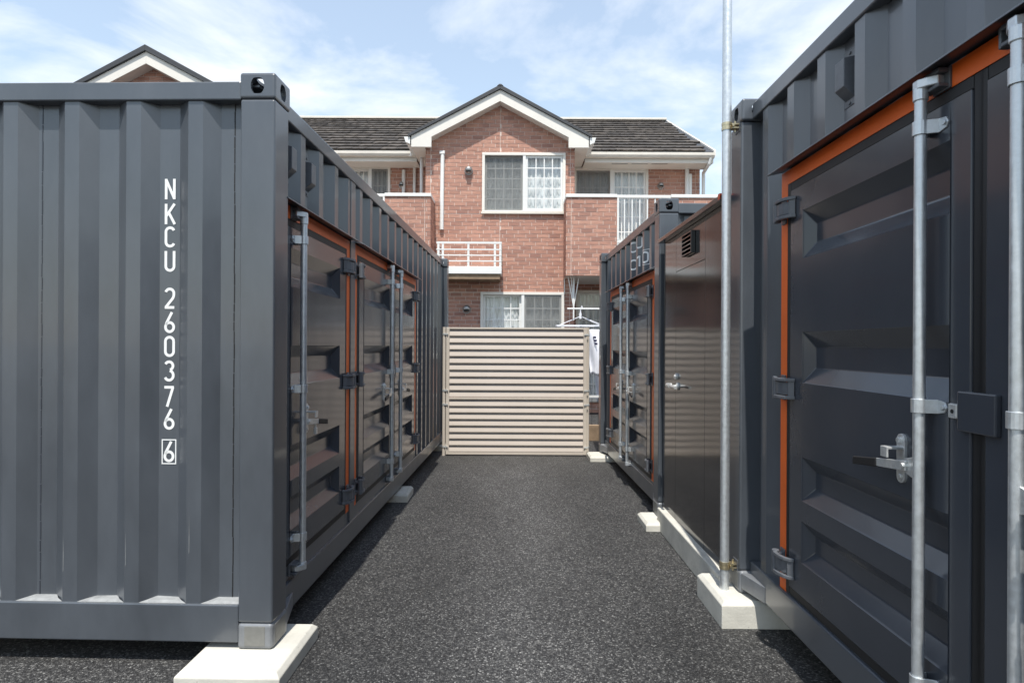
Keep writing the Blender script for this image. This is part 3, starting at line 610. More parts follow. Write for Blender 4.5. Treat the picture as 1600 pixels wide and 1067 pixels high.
def slats(za, zb2, n):
    p = (za - zb2)/n
    for i in range(n):
        t0 = za - i*p; b0 = t0 - p
        m = MB(); pl = [(.011,t0+.001),(.007,t0+.001),(-.015,b0+.022),(-.018,b0+.012),(-.018,b0+.002),(.012,b0+.001),(.014,b0+.006)]
        pl = [(y, z) for y, z in pl]
        m.prism(pl, 0, x0+.001, x1-.001); m.build('slat', 'beige', gt)
slats(zt_-.024, zm+.024, 10); slats(zm-.008, zb_+.034, 8)
for px, yo in ((694.2, .0), (919, .03)):
    MB().cyl((gx(px), yo, 0), (gx(px), yo, zt_+.004), .0215, 16).build('post', 'beige_frame', gt, smooth=True)
    for py in (522.5, 610, 632, 698):
        z = gz(py); m = MB(); m.cyl((gx(px),yo,z-.012),(gx(px),yo,z+.012),.0255,14); m.box(gx(px), gx(px)+(.05 if px < 800 else -.05), -.03, -.024, z-.010, z+.010)
        q = gx(px)+(.045 if px < 800 else -.045); m.cyl((q,-.024,z),(q,-.038,z),.009,8)
        m.build('gate_clamp', 'zinc', gt)

# ---------------------------------------------------------------- brick house
YG = 12.30
def hx(px, Y=YG): return (px-800)*Y/F
def hz(py, Y=YG): return H + (540-py)*Y/F
BL, BH, BJ = .232, .0785, .0105
def clip(poly, a, b, c):          # keep a*x+b*z<=c
    out = []
    for i, p in enumerate(poly):
        q = poly[(i+1) % len(poly)]; dp = a*p[0]+b*p[1]-c; dq = a*q[0]+b*q[1]-c
        if dp <= 0: out.append(p)
        if dp*dq < 0:
            s = dp/(dp-dq); out.append((p[0]+s*(q[0]-p[0]), p[1]+s*(q[1]-p[1])))
    return out
def rects(x0, x1, z0, z1, holes):
    xs = sorted({x0, x1, *[min(max(h[i], x0), x1) for h in holes for i in (0, 1)]}); zs = sorted({z0, z1, *[min(max(h[i], z0), z1) for h in holes for i in (2, 3)]})
    for a, b in zip(xs, xs[1:]):
        for c, d in zip(zs, zs[1:]):
            mx_, mz_ = (a+b)/2, (c+d)/2
            if not any(h[0] < mx_ < h[1] and h[2] < mz_ < h[3] for h in holes): yield a, b, c, d
class Bricks:
    def __init__(s): s.full = []; s.part = MB()
    def wall(s, x0, x1, z0, z1, y, holes=(), planes=(), joints=(), off=0):
        r0 = int(math.floor(z0/(BH))); r1 = int(math.ceil(z1/BH))
        cuts = sorted([x0, x1] + [j for j in joints if x0 < j < x1])
        for r in range(r0, r1+1):
            a0 = max(r*BH, z0); a1 = min(r*BH + BH - BJ, z1)
            if a1 - a0 < .01: continue
            o = (r*0.5 + off + (0.17 if r % 3 == 1 else 0)) % 1 * BL
            for ca, cb_ in zip(cuts, cuts[1:]):
                k0 = int(math.floor((ca - o)/BL))
                for k in range(k0, k0 + int((cb_-ca)/BL) + 3):
                    xa = max(k*BL + o, ca + (.006 if ca != x0 else 0)); xb = min(k*BL + o + BL - BJ, cb_ - (.006 if cb_ != x1 else 0))
                    if xb - xa < .015: continue
                    for a, b, c, d in rects(xa, xb, a0, a1, holes):
                        if b-a < .012 or d-c < .012: continue
                        poly = [(a,c),(b,c),(b,d),(a,d)]; n0 = 4; cl = False
                        for pl in planes:
                            q = clip(poly, *pl)
                            if q != poly: cl = True
                            poly = q
                            if len(poly) < 3: break
                        if len(poly) < 3: continue
                        tone = random.betavariate(2.2, 1.6)
                        if random.random() < .16: tone *= .35
                        full = not cl and abs(b-a-(BL-BJ)) < .002 and abs(d-c-(BH-BJ)) < .002
                        if full: s.full.append((a, c, y, tone))
                        else: s.part.prism(poly, 1, y, y-.007, tone)
    def finish(s, parent, base, limit, score):
        s.full.sort(key=score)
        var = []
        for i in range(10):
            m = MB(); m.box(0, BL-BJ, -.0068-.0015*(i % 3 == 0), 0, 0, BH-BJ, tone=(i+.5)/10); o = m.build('brick', 'brick', parent); var.append(o)
        used = [False]*10
        for a, c, y, tone in s.full[:limit]:
            i = min(9, int(tone*10)); o = var[i] if not used[i] else like(var[i], 'brick', parent); used[i] = True
            o.location = (a-base[0], y-base[1], c-base[2])
        for i in range(10):
            if not used[i]: bpy.data.objects.remove(var[i])
        for a, c, y, tone in s.full[limit:]: s.part.box(a, a+BL-BJ, y-.007, y, c, c+BH-BJ, tone=tone)
        s.part.T = None; s.part.v = [(p[0]-base[0], p[1]-base[1], p[2]-base[2]) for p in s.part.v]
        o = s.part.build('brickwork', 'brick', parent); o['kind'] = 'stuff'
def hidden(a, c, y):              # rough: does the camera see this brick past the gate and containers?
    px, py = 800 + (a+.11)*F/y, 540 - (c-H)*F/y
    if py > 505: return True
    if px < 690: return py > 560 - (830-px)*1.03 + 8 or px < 470
    if px > 935: return py > 540 - (px-800)*.93 + 5
    return False
hb = (hx(780), YG, 0)
ho = thing('brick_house', 'two storey brick apartment house with white gable and dark tiled roof behind the gate', 'house', hb)
def HB(): return MB(lambda p: (p[0]-hb[0], p[1]-hb[1], p[2]-hb[2]))
gl, gr = hx(664), hx(896); gc = hx(780)
pit = .525
YB = YG - .22                       # plane of the bargeboards
apex_in = hz(159, YB); 
zap = hz(150) ; zsp = zap - pit*(gr-gc)
YW = 13.40                          # wing walls set back
YBal = 11.70                        # balcony fronts
br = Bricks()
W1 = (hx(752), hx(882), hz(334), hz(239.5)); W3 = (hx(750.5), hx(881), hz(560), hz(456.5))
gpl = [(pit, 1, zap + pit*gc), (-pit, 1, zap - pit*gc)]
br.wall(gl, gr, 0, zap, YG, [W1, W3], gpl, [hx(671.5), hx(780), hx(889.6)])
wl = HB()
for a, b, c, d in rects(gl, gr, 0, zsp, [W1, W3]): wl.box(a, b, YG, YG+.15, c, d)
wl.prism([(gl, zsp), (gr, zsp), (gc, zap)], 1, YG, YG+.15)
wl.box(gl, gl+.15, YG+.15, YW+.1, 0, zsp); wl.box(gr-.15, gr, YG+.15, YW+.1, 0, zsp)
wl.build('wall', 'mortar', ho)
# wings
RW = (hx(895, YW), hx(1011, YW), hz(392, YW), hz(262, YW)); LW = (hx(545, YW), hx(609, YW), hz(392, YW), hz(262, YW)); GW = (hx(899, YW), hx(1008, YW), .25, hz(453, YW))
xe = hx(1091.6, YW); zw = hz(250, YW); xl = -8.2
br.wall(gr, xe, 0, zw, YW, [RW, GW], (), [hx(1085, YW)], off=.3)
br.wall(xl + 3.6, gl, 0, zw, YW, [LW], (), [], off=.6)
ww = HB()
for a, b, c, d in rects(gr, xe, 0, zw, [RW, GW]): ww.box(a, b, YW, YW+.15, c, d)
for a, b, c, d in rects(xl, gl, 0, zw, [LW]): ww.box(a, b, YW, YW+.15, c, d)
ww.box(xe-.15, xe, YW+.15, YW+7, 0, zw); ww.box(xl, xl+.15, YW+.15, YW+7, 0, zw); ww.box(xl, xe, YW+7, YW+7.15, 0, zw)
ww.build('wing_wall', 'mortar', ho)
# balconies : brick parapets, white copings, railings
zbb, zbt = hz(430, YBal), hz(308.5, YBal)
def parapet(a, b, jts=()):
    br.wall(a, b, zbb, zbt, YBal, (), (), jts, off=.45)
    HB().box(a, b, YBal, YBal+.12, zbb, zbt).build('parapet', 'mortar', ho)
pr0, pr1 = hx(884, YBal), hx(963, YBal); qr0, qr1 = hx(1047, YBal), hx(1131, YBal)
pl0, pl1 = hx(600, YBal), hx(671.5, YBal); ql0, ql1 = hx(440, YBal), hx(515, YBal)
parapet(pr0, pr1, [hx(891.5, YBal)]); parapet(qr0, qr1); parapet(pl0, pl1, [hx(662.5, YBal)]); parapet(ql0, ql1)
for a, b in ((pr0-.01, pr1), (qr0, qr1+.01), (pl0, pl1+.015), (ql0, ql1)):
    HB().box(a, b, YBal-.03, YBal+.15, zbt+.002, zbt+.066).build('coping', 'white_alu', ho, bevel=0.006)
# side returns of the parapets with bricks seen end on
sd_ = HB(); sd_.box(pl1-.12, pl1-.001, YBal+.12, YG-.002, zbb, zbt); sd_.box(pr0+.001, pr0+.12, YBal+.12, YG-.002, zbb, zbt); sd_.box(qr1-.12, qr1, YBal+.12, YW-.002, zbb, zbt)
sd_.build('parapet_return', 'mortar', ho)
sb = HB(); k = 0
for r in range(int(zbb/BH), int(zbt/BH)+1):
    c0, c1 = max(r*BH, zbb), min(r*BH+BH-BJ, zbt)
    if c1-c0 < .01: continue
    for xa, xb in ((pl1-.001, pl1+.006), (pr0-.006, pr0+.001)):
        y = YBal + .002 - (r % 2)*BL/2
        while y < YG-.01:
            y0, y1 = max(y, YBal+.001), min(y+BL-BJ, YG-.010)
            if y1-y0 > .02: sb.box(xa, xb, y0, y1, c0, c1, tone=random.betavariate(2, 2)); 
            y += BL
o = sb.build('return_brickwork', 'brick', ho); o['kind'] = 'stuff'
for a, b in ((pl1-.10, pl1+.012), (pr0-.012, pr0+.10)):
    HB().box(a, b, YBal+.152, YG-.012, zbt+.002, zbt+.064).build('coping', 'white_alu', ho, bevel=0.006)
HB().box(pr0+.002, qr1-.002, YBal+.122, YW-.002, zbb+.002, zbb+.12).build('balcony_slab', 'white_trim', ho)
HB().box(ql0+.002, pl1-.002, YBal+.122, YW-.002, zbb+.002, zbb+.12).build('balcony_slab', 'white_trim', ho)
for a, b in ((pr1, qr0), (ql1, pl0)):
    rl = HB().box(a, b, YBal+.01, YBal+.06, zbt+.004, zbt+.060).build('railing', 'white_alu', ho, bevel=0.004)
    zl = hz(378, YBal)
    HB().box(a, b, YBal+.015, YBal+.055, zl, zl+.05).build('rail_bar', 'white_alu', rl)
    for xx in (a+.02, b-.02): HB().box(xx-.02, xx+.02, YBal+.012, YBal+.058, zl+.05, zbt+.004).build('rail_post', 'white_alu', rl)
    n = 7
    for i in range(1, n): xx = a + (b-a)*i/n; HB().box(xx-.011, xx+.011, YBal+.024, YBal+.046, zl+.05, zbt+.004).build('baluster', 'white_alu', rl)
    HB().box(a, b, YBal+.02, YBal+.12, zbb, hz(395, YBal)).build('rail_kerb', 'white_trim', ho)
# windows
def window(x0, x1, z0, z1, y, cols, rows, dark_left=True, left_open=True, lace=None, side=None, dark=None):
    wd = HB(); f = .055
    for a, b, c, d in rects(x0, x1, z0, z1, [(x0+f, x1-f, z0+f, z1-f)]): wd.box(a, b, y-.045, y+.12, c, d)
    o = wd.build('window', 'white_trim', ho, bevel=0.004)
    HB().box(x0-.015, x1+.015, y-.06, y-.046, z0-.012, z0+.03).build('sill', 'cream_trim', o)
    xm = (x0+x1)/2 + .01
    HB().box(xm-.028, xm+.028, y-.038, y+.03, z0+f, z1-f).build('meeting_stile', 'white_alu', o)
    for i, (a, b) in enumerate(((x0+f, xm-.028), (xm+.028, x1-f))):
        yy = y + (.045 if i == 0 else .0); s = .042
        m = HB()
        for p, q, c, d in rects(a, b, z0+f, z1-f, [(a+s, b-s, z0+f+s, z1-f-s)]): m.box(p, q, yy-.012, yy+.02, c, d)
        m.build('sash', 'white_alu', o, bevel=0.003)
        gm = HB()
        for k in range(1, cols): u = a+s+(b-a-2*s)*k/cols; gm.box(u-.011, u+.011, yy-.011, yy-.005, z0+f+s, z1-f-s)
        gm.build('glazing_bars', 'white_alu', o)
        gm = HB()
        for k in range(1, rows): v = z0+f+s+(z1-z0-2*f-2*s)*k/rows; gm.box(a+s, b-s, yy-.012, yy-.0055, v-.011, v+.011)
        gm.build('glazing_bars', 'white_alu', o)
        HB().box(a+s-.002, b-s+.002, yy-.004, yy, z0+f+s-.002, z1-f-s+.002).build('pane', 'glass', o)
        if dark is not None and dark == i:
            HB().box(a+.003, b-.003, yy-.028+.0, yy-.026, z0+f, z1-f).build('insect_screen', 'net', o)
    # lace curtain in pleats
    cm = HB(); n = 90; pts = []
    for i in range(n+1):
        u = x0+f + (x1-x0-2*f)*i/n; pts.append((u, y+.125 + .018*math.sin(i*1.25) + .010*math.sin(i*.47+1)))
    ztop = z1-f
    cm.add([(u, v, z0+f) for u, v in pts] + [(u, v, ztop) for u, v in pts], [(i, i+1, n+2+i, n+1+i) for i in range(n)])
    cm.build('curtain', 'lace', o, smooth=True, recalc=False)
    rm = HB(); rm.box(x0-.02, x1+.02, y+.9, y+.92, z0-.02, z1+.02); rm.box(x0-.04, x0-.02, y+.151, y+.9, z0-.02, z1+.02); rm.box(x1+.02, x1+.04, y+.151, y+.9, z0-.02, z1+.02); rm.box(x0-.02, x1+.02, y+.151, y+.9, z1+.02, z1+.04); rm.box(x0-.02, x1+.02, y+.151, y+.9, z0-.04, z0-.02)
    rm.build('room', 'room_dark', o)
    return o
def thin(name, col, fac):
    m = bpy.data.materials.new(name); m.use_nodes = True; t = m.node_tree; t.nodes.clear()
    tr = t.nodes.new('ShaderNodeBsdfTransparent'); di = t.nodes.new('ShaderNodeBsdfDiffuse'); di.inputs[0].default_value = (*col, 1)
    ms = t.nodes.new('ShaderNodeMixShader'); ms.inputs[0].default_value = fac; o = t.nodes.new('ShaderNodeOutputMaterial')
    if name == 'lace':
        g = t.nodes.new('ShaderNodeNewGeometry'); mp = t.nodes.new('ShaderNodeMapping'); mp.inputs['Scale'].default_value = (9, 9, 3.5); n = t.nodes.new('ShaderNodeTexNoise'); n.inputs['Scale'].default_value = 1; n.inputs['Detail'].default_value = 4
        t.links.new(g.outputs['Position'], mp.inputs[0]); t.links.new(mp.outputs[0], n.inputs['Vector'])
        mr = t.nodes.new('ShaderNodeMapRange'); mr.inputs['From Min'].default_value = .35; mr.inputs['From Max'].default_value = .65; mr.inputs['To Min'].default_value = fac-.15; mr.inputs['To Max'].default_value = min(1, fac+.12); t.links.new(n.outputs['Fac'], mr.inputs[0]); t.links.new(mr.outputs[0], ms.inputs[0])
    t.links.new(tr.outputs[0], ms.inputs[1]); t.links.new(di.outputs[0], ms.inputs[2]); t.links.new(ms.outputs[0], o.inputs[0]); M[name] = m
thin('lace', (.90, .91, .91), .88); thin('net', (.22, .225, .22), .34)
window(*W1, YG, 4, 5, dark=0)
window(*W3, YG, 4, 5, dark=1)
window(*RW, YW, 4, 5, dark=0)
window(*LW, YW, 3, 5, dark=1)
window(*GW, YW, 4, 8)
# gable trim: bargeboards, boxed eave ends, dark roof edge
bx_ = hx(641, YB); bxr = 2*gc - bx_
zo = hz(141, YB); zi = hz(159, YB)
for s, e in ((-1, bx_), (1, bxr)):
    wv = abs(e-gc); hw = abs(hx(672.6, YB)-gc)
    m = HB(); m.prism([(gc, zi), (gc, zo), (e, zo-pit*wv), (e, hz(231, YB)), (gc+s*hw, hz(231, YB)), (gc+s*hw, zi-pit*hw)], 1, YB-.02, YB+.035)
    m.build('bargeboard', 'white_trim', ho, bevel=0.004)
    m = HB(); m.box(min(e, gc+s*(gr-gc)), max(e, gc+s*(gr-gc)), YB+.036, YW+.4, hz(231, YB), hz(231, YB)+.02); m.build('soffit', 'white_trim', ho)
    m = HB(); m.prism([(gc, zi+.001), (gc, zo-.02), (e-s*.03, zo-.02-pit*(wv-.03)), (gc+s*(gr-gc), zi-pit*(gr-gc)+.001)], 1, YB+.036, YG+.14); m.build('verge_soffit', 'white_trim', ho)
    t_ = .055
    m = HB(); m.prism([(gc, zo+.002), (gc, zo+t_+.03), (e+s*.06, zo+t_+.03-pit*(wv+.06)-.03), (e+s*.06, zo+.002-pit*(wv+.06))], 1, YB-.06, YW+3.2); m.build('gable_roof', 'roof_edge', ho, bevel=0.004)
    # gutter end box on the gable flank
    m = HB(); m.prism([(e+s*.02, zo-pit*wv-.02), (e+s*.14, zo-pit*wv-.02), (e+s*.11, zo-pit*wv-.12), (e+s*.02, zo-pit*wv-.16)], 1, YB-.03, YW-.6); m.build('gutter', 'white_alu', ho)
m = HB(); m.prism([(gc-.06, zo+t_+.004), (gc-.02, zo+t_+.036), (gc+.02, zo+t_+.036), (gc+.06, zo+t_+.004)], 1, YB-.065, YW+3.2); m.build('ridge_cap', 'roof_edge', ho)
# main roof with courses of shingles
YE = 12.90; zE = hz(236, YE); YR = YE + 4.0; zR = zE + pit*4.0
rx0, rx1 = xl-.3, hx(1113, YE)
m = HB(); m.add([(rx0,YE,zE-.06),(rx1,YE,zE-.06),(rx1,YR,zR-.06),(rx0,YR,zR-.06),(rx0,YE,zE),(rx1,YE,zE),(rx1,YR,zR),(rx0,YR,zR),(rx0,2*YR-YE,zE),(rx1,2*YR-YE,zE),(rx0,2*YR-YE,zE-.06),(rx1,2*YR-YE,zE-.06)],
    [(4,5,6,7),(0,3,2,1),(0,1,5,4),(1,2,6,5),(3,0,4,7),(7,6,9,8),(2,3,10,11),(6,2,11,9),(3,7,8,10),(8,9,11,10)]); m.build('roof', 'roof_edge', ho)
sl = math.sqrt(4.0**2 + (pit*4.0)**2); dvec = Vector((0, 4.0, pit*4.0)).normalized(); nvec = Vector((0, -dvec.z, dvec.y))
NC = 13; ce = sl/NC; sw = .31
proto = []
for i in range(9):
    m = MB(); wav = [random.uniform(-.018, .018) for _ in range(5)]; n = 4
    lo = [Vector((sw*k/n - (.0 if k else -.004) - (.004 if k == n else 0), 0, 0)) + dvec*(wav[k]) + nvec*(.034 + .012*random.random()) for k in range(n+1)]
    up = [Vector((p.x, 0, 0)) + dvec*(ce+.03) + nvec*.006 for p in lo]; bo = [p - nvec*.030 for p in lo]
    m.add([tuple(p) for p in lo] + [tuple(p) for p in up] + [tuple(p) for p in bo], [(k, k+1, n+2+k, n+1+k) for k in range(n)] + [(2*(n+1)+k, 2*(n+1)+k+1, k+1, k) for k in range(n)] + [(0, n+1, 2*(n+1)), (n, 3*n+2, 2*n+1)], tone=(i+.5)/9)
    proto.append(m)
vis = []; rest = MB()
for r in range(NC):
    x = rx0 - sw*random.random()*.6
    while x < rx1:
        if x > rx0 and x+sw < rx1+.02:
            b0 = Vector((x, YE, zE)) + dvec*(r*ce)
            px = 800 + (x+.15)*F/b0.y
            (vis if (478 < px < 1120 and not (672 < px < 885)) else None) is not None and vis.append((x, r))
            if not (478 < px < 1120 and not (672 < px < 885)):
                pm = random.choice(proto); rest.add([(p[0]+b0.x-hb[0], p[1]+b0.y-hb[1], p[2]+b0.z-hb[2]) for p in pm.v], pm.f, tone=random.random())
        x += sw
random.shuffle(vis); vis.sort(key=lambda t: t[1])
so = [p.build('shingle', 'shingle', ho, recalc=False) for p in proto]; us = [False]*9
for j, (x, r) in enumerate(vis):
    b0 = Vector((x, YE, zE)) + dvec*(r*ce); i = random.randrange(9)
    if j < 300:
        o = so[i] if not us[i] else like(so[i], 'shingle', ho); us[i] = True; o.location = (b0.x-hb[0], b0.y-hb[1], b0.z-hb[2])
    else: rest.add([(p[0]+b0.x-hb[0], p[1]+b0.y-hb[1], p[2]+b0.z-hb[2]) for p in proto[i].v], proto[i].f, tone=random.random())
o = rest.build('shingle_field', 'shingle', ho, recalc=False); o['kind'] = 'stuff'
HB().box(rx0, rx1, YR-.09, YR+.09, zR+.01, zR+.07).build('ridge_cap', 'cream_trim', ho, bevel=0.01)
for xx in (rx1-.0, rx0-.05):
    m = HB(); m.hexa([(xx,YE-.04,zE-.10),(xx+.04,YE-.04,zE-.10),(xx+.04,YE-.04,zE+.025),(xx,YE-.04,zE+.025)], [(xx,YR,zR-.10),(xx+.04,YR,zR-.10),(xx+.04,YR,zR+.03),(xx,YR,zR+.03)]); m.build('verge_trim', 'white_trim', ho)
# eaves: gutter, fascia, soffit with slots
for a, b in ((rx0, bx_-.02), (bxr+.02, rx1)):
    m = HB(); m.prism([(YE-.11, zE-.045), (YE-.11, zE-.10), (YE-.085, zE-.145), (YE-.02, zE-.155), (YE-.004, zE-.045), (YE-.02, zE-.045), (YE-.03, zE-.12), (YE-.085, zE-.12), (YE-.098, zE-.045)], 0, a, b); m.build('gutter', 'cream_trim', ho)
    HB().box(a, b, YE, YE+.03, zE-.235, zE-.062).build('fascia', 'white_trim', ho)
    sf = HB().box(a, b, YE+.031, YW-.002, zE-.232, zE-.205).build('soffit', 'white_trim', ho)
    for k in range(3):
        c = (a+b)/2 + (-.6 + k*.42); HB().box(c-.17, c+.17, YE+.06, YE+.11, zE-.2345, zE-.228).build('soffit_slot', 'vent_metal', sf)
# gable end of main roof
m = HB(); m.prism([(YW+.02, zw), (2*YR-YW, zw), (YR, zw + pit*(YR-YW)-.1)], 0, xe-.15, xe-.001); m.build('gable_end', 'mortar', ho)
# downpipes
def pipe(pts, r, name='downpipe', m='white_alu'):
    mb = HB(); mb.tube(pts, r, 12); mb.build(name, m, ho, smooth=True)
xp = hx(657, 12.75); pipe([(hx(640, YE-.05), YE-.06, zE-.14), (hx(643, 12.8), 12.8, hz(239, 12.8)), (xp-.02, 12.78, hz(242, 12.8)), (xp, 12.78, hz(248, 12.8)), (xp, 12.78, 3.0)], .036)
pipe([(hx(1108, YE), YE-.06, zE-.14), (hx(1106, YE), YE-.02, zE-.26), (hx(1096.5, YW), YW-.06, hz(270, YW)), (hx(1096.5, YW), YW-.06, 3.0)], .036)
pipe([(hx(690, YG-.04), YG-.04, hz(240)), (hx(689, YG-.04), YG-.04, hz(360))], .040, 'conduit')
HB().box(hx(686), hx(694), YG-.085, YG-.004, hz(243), hz(238)).build('conduit_cap', 'white_alu', ho, bevel=.006)
pipe([(hx(647, YW), YW-.05, hz(258, YW)), (hx(647, YW), YW-.05, 3.4)], .034, 'conduit'); pipe([(hx(630, YW), YW-.05, hz(268, YW)), (hx(630, YW), YW-.05, 3.4)], .040, 'conduit')
pipe([(hx(1071, YW), YW-.05, hz(262, YW)), (hx(1071, YW), YW-.05, 3.4)], .045, 'conduit'); pipe([(hx(1076, YW), YW-.06, hz(272, YW)), (hx(1076, YW), YW-.06, 3.4)], .035, 'conduit')
pipe([(hx(881.5), YG-.02, hz(400)), (hx(881.5), YG-.02, hz(460))], .010, 'conduit')
# hooded wall vents
for px, py, Y in ((731, 268, YG), (729, 484, YG), (1030.5, 290, YW), (627, 291, YW)):
    x, z = hx(px, Y), hz(py, Y); r = .085 if Y == YG else .07
    m = HB(); m.cyl((x, Y-.004, z), (x, Y-.03, z), r, 22)
    n = 8
    for i in range(n):
        t0, t1 = R(90*i/n), R(90*(i+1)/n)
        m.cyl((x, Y-.03-.085*math.sin(t0), z+.012), (x, Y-.03-.085*math.sin(t1), z+.012), r*.93*math.cos(t0)+.001, 20, r*.93*math.cos(t1)+.001)
    o = m.build('wall_vent', 'vent_metal', ho, smooth=True); HB().box(x-r*.55, x+r*.55, Y-.118, Y-.031, z-r*.45, z-r*.06).build('vent_mouth', 'dark_void', o)
# air-conditioner shelf on the gable wall
YS = 11.72; ax0, ax1 = hx(681, YS), hx(783, YS); as0, as1, as2 = hz(428, YS), hz(416.5, YS), hz(379.5, YS)
sf = HB().box(ax0, ax1, YS, YG-.008, as0, as1).build('shelf', 'white_alu', ho, bevel=.005)
HB().box(ax0, ax1-.03, YS+.03, YG-.008, hz(436, YS), as0-.002).build('shelf_base', 'wall_brown', ho)
for z in (as2, hz(390, YS), hz(399, YS), hz(408, YS)):
    m = HB(); e = .018 if z == as2 else .011
    m.box(ax0, ax1, YS+.005, YS+.035, z-e, z+e); m.box(ax1-.03, ax1, YS+.036, YG-.01, z-e, z+e); m.box(ax0, ax0+.03, YS+.036, YG-.01, z-e, z+e); m.build('shelf_rail', 'white_alu', sf)
for px in (684, 691, 731, 772.5, 781): x = hx(px, YS); HB().box(x-.02, x+.02, YS+.008, YS+.032, as1, as2-.01).build('shelf_post', 'white_alu', sf)
# hanging brackets for laundry poles under the balcony
m = HB(); xb_ = hx(896, 11.9)
for dx_ in (-.11, -.05, .10): m.cyl((xb_+dx_, 11.9, zbb), (xb_, 11.9, hz(480, 11.9)), .010, 8)
m.cyl((xb_, 11.9, zbb), (xb_, 11.9, hz(500, 11.9)), .016, 10)
m.build('laundry_bracket', 'white_alu', ho)
br.finish(ho, hb, 300, lambda t: (hidden(t[0], t[1], t[2]), t[2], random.random()))

# second house at the left, only its gable shows over the container
Y2 = 11.3; n2 = (hx(238, Y2), Y2, 0)
nh = thing('brick_house', 'brick house whose white gable peeks over the left container', 'house', n2)
def NB(): return MB(lambda p: (p[0]-n2[0], p[1]-n2[1], p[2]))
c2 = n2[0]; z2o = hz(84.5, Y2-.22); z2i = hz(103.5, Y2-.22); hw2 = 1.75
b2 = Bricks(); zz2 = hz(97, Y2)
b2.wall(c2-1.5, c2+1.5, 1.5, zz2, Y2, (), [(pit, 1, zz2+pit*c2), (-pit, 1, zz2-pit*c2)], [], off=.2)
m = NB(); m.prism([(c2-1.5, 0), (c2+1.5, 0), (c2+1.5, zz2-pit*1.5), (c2, zz2), (c2-1.5, zz2-pit*1.5)], 1, Y2, Y2+.15); m.box(c2-1.5, c2-1.35, Y2+.15, Y2+6, 0, zz2-pit*1.5); m.box(c2+1.35, c2+1.5, Y2+.15, Y2+6, 0, zz2-pit*1.5); m.build('wall', 'mortar', nh)
for s in (-1, 1):
    e = c2+s*hw2
    m = NB(); m.prism([(c2, z2i), (c2, z2o), (e, z2o-pit*hw2), (e, z2o-pit*hw2-.2), (c2+s*(hw2-.35), z2o-pit*hw2-.2), (c2+s*(hw2-.35), z2i-pit*(hw2-.35))], 1, Y2-.24, Y2-.185); m.build('bargeboard', 'white_trim', nh, bevel=.004)
    m = NB(); m.prism([(c2, z2i+.001), (c2, z2o-.02), (e-s*.03, z2o-.02-pit*(hw2-.03)), (e-s*.35, z2i-pit*(hw2-.35)+.001)], 1, Y2-.184, Y2+.1); m.build('verge_soffit', 'white_trim', nh)
    m = NB(); m.prism([(c2, z2o+.002), (c2, z2o+.11), (e+s*.06, z2o+.08-pit*(hw2+.06)), (e+s*.06, z2o+.002-pit*(hw2+.06))], 1, Y2-.28, Y2+6); m.build('roof', 'roof_edge', nh, bevel=.004)
def flank(mb, x, sgn_, ya, yb, za, zb3):
    for r in range(int(za/BH), int(zb3/BH)+1):
        c0, c1 = max(r*BH, za), min(r*BH+BH-BJ, zb3); y = ya - (r % 2)*BL/2
        while y < yb and c1 - c0 > .01:
            y0, y1 = max(y, ya), min(y+BL-BJ, yb)
            if y1 - y0 > .02: mb.box(min(x, x+sgn_*.007), max(x, x+sgn_*.007), y0, y1, c0, c1, tone=random.betavariate(2.2, 1.6))
            y += BL
fb = NB(); flank(fb, c2+1.5, 1, Y2+.002, Y2+6, 1.5, zz2-pit*1.5); o = fb.build('flank_brickwork', 'brick', nh); o['kind'] = 'stuff'
fb = HB(); flank(fb, gl, -1, YG+.002, YW-.01, 0, zsp); flank(fb, gr, 1, YG+.002, YW-.01, 0, zsp); flank(fb, xe, 1, YW+.002, YW+7, 0, zw); o = fb.build('flank_brickwork', 'brick', ho); o['kind'] = 'stuff'
b2.finish(nh, n2, 60, lambda t: -t[1])

# ---------------------------------------------------------------- behind the gate: laundry and a low fence
yc = 10.4
cp = MB().tube([(hx(886, yc), yc, hz(482, yc)), (hx(886, yc)+2.6, yc, hz(482, yc))], .014, 12).build('clothes_pole', 'white_alu', smooth=True)
tag(cp, 'white horizontal clothes pole in front of the ground floor window', 'clothes pole')
ph = thing('clothes_hanger', 'white folding pinch hanger on the clothes pole above the gate', 'hanger', (hx(908, yc), yc, hz(508, yc)))
m = MB(); m.box(-.42, .42, -.02, .0, -.012, .010); m.box(-.42, .42, .26, .28, -.012, .010); m.box(-.42, -.40, 0, .26, -.012, .010); m.box(.40, .42, 0, .26, -.012, .010); m.build('hanger_frame', 'cloth_white', ph)
m = MB()
for x, y in ((-.38, -.01), (.38, -.01), (-.38, .27), (.38, .27)): m.cyl((x, y, 0), (0, .13, .16), .006, 6)
m.cyl((0, .13, .12), (0, .13, .22), .022, 10); m.tube([(0, .13, .2), (0, .13, .29), (.02, .10, .33), (.02, .03, .31)], .008, 8); m.build('hanger_hook', 'cloth_white', ph)
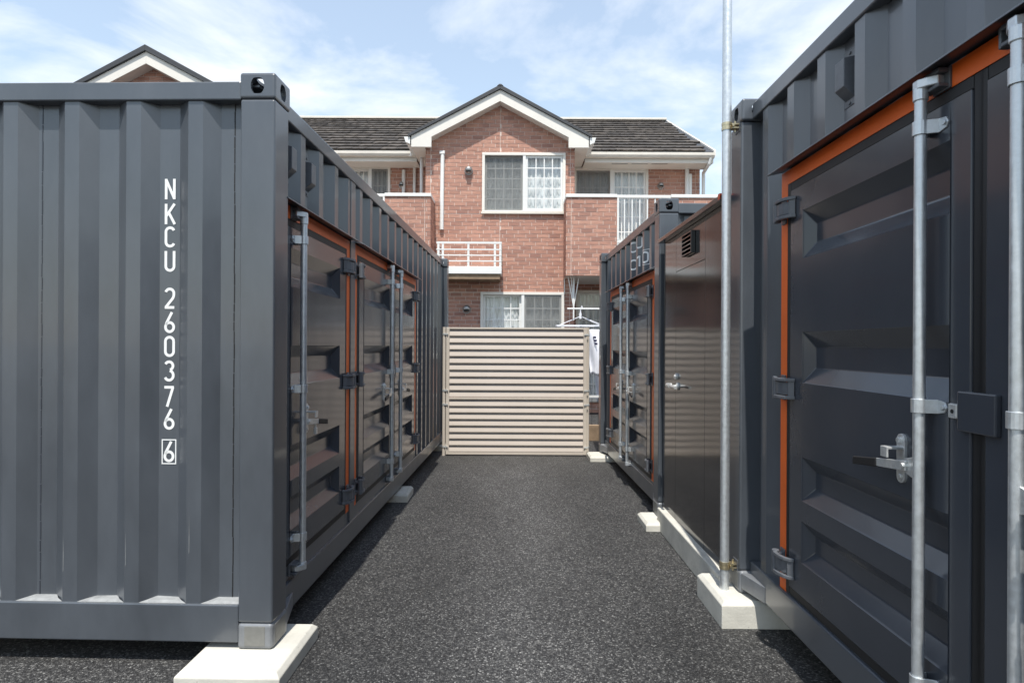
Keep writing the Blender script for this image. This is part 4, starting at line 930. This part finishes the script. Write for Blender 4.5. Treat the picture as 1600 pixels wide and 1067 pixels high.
def garment(px0, px1, py0, py1, y, label, mark=True):
    x0, x1, z1, z0 = hx(px0, y), hx(px1, y), hz(py0, y), hz(py1, y)
    n, k = 14, 16; m = MB(lambda p: (p[0]-x0, p[1]-y, p[2]-z0)); vs = []
    for j in range(k+1):
        for i in range(n+1):
            a, b = i/n, j/k; taper = 1 - .35*(1-b) ; xx = x0 + (x1-x0)*(.5 + (a-.5)*taper) + .03*(1-b)
            vs.append((xx, y + .025*math.sin(a*9 + 1.5*b) + .02*math.sin(5*b+3*a), z0 + (z1-z0)*b + .02*math.sin(a*6)*(1-b)))
    fs = [(j*(n+1)+i, j*(n+1)+i+1, (j+1)*(n+1)+i+1, (j+1)*(n+1)+i) for j in range(k) for i in range(n)]
    t = thing('garment', label, 'laundry', (x0, y, z0))
    o = m.add(vs, fs).build('cloth', 'cloth_white', t, smooth=True); so_ = o.modifiers.new('thick', 'SOLIDIFY'); so_.thickness = .006
    if mark:
        q = MB(); w_ = x1-x0
        for k_ in range(3): q.box(w_*.42+.012*k_, w_*.42+.05+.012*k_, -.062, -.058, (z1-z0)*(.80-.07*k_), (z1-z0)*(.845-.07*k_))
        q.build('printed_mark', 'cloth_navy', t)
    return t
garment(916, 939, 514, 585, 9.9, 'white laundry with navy print hanging beside the gate post')
garment(926, 950, 516, 628, 10.15, 'longer plain pale laundry behind the printed garment', False)
lw = MB().box(-2.6, 2.9, -.06, .06, 0, .24).build('low_wall', 'wall_brown', bevel=.006); lw.location = (0, 9.45, 0); tag(lw, 'low brown block wall behind the gate', 'wall')
fn = thing('mesh_fence', 'dark wire mesh fence on the low wall behind the gate', 'fence', (0, 9.45, .24))
m = MB()
for i in range(56): x = -2.55 + i*.097; m.cyl((x, 0, 0), (x, 0, .42), .003, 5)
for z in (.04, .15, .26, .40): m.cyl((-2.6, .004, z), (2.85, .004, z), .004, 5)
m.build('wire_mesh', 'wire_dark', fn)
for i in range(4): MB().cyl((-2.5+i*1.75, .02, 0), (-2.5+i*1.75, .02, .46), .018, 10).build('post', 'white_alu', fn, smooth=True)
MB().box(-2.6, 2.85, .0, .03, .42, .45).build('fence_rail', 'white_alu', fn)
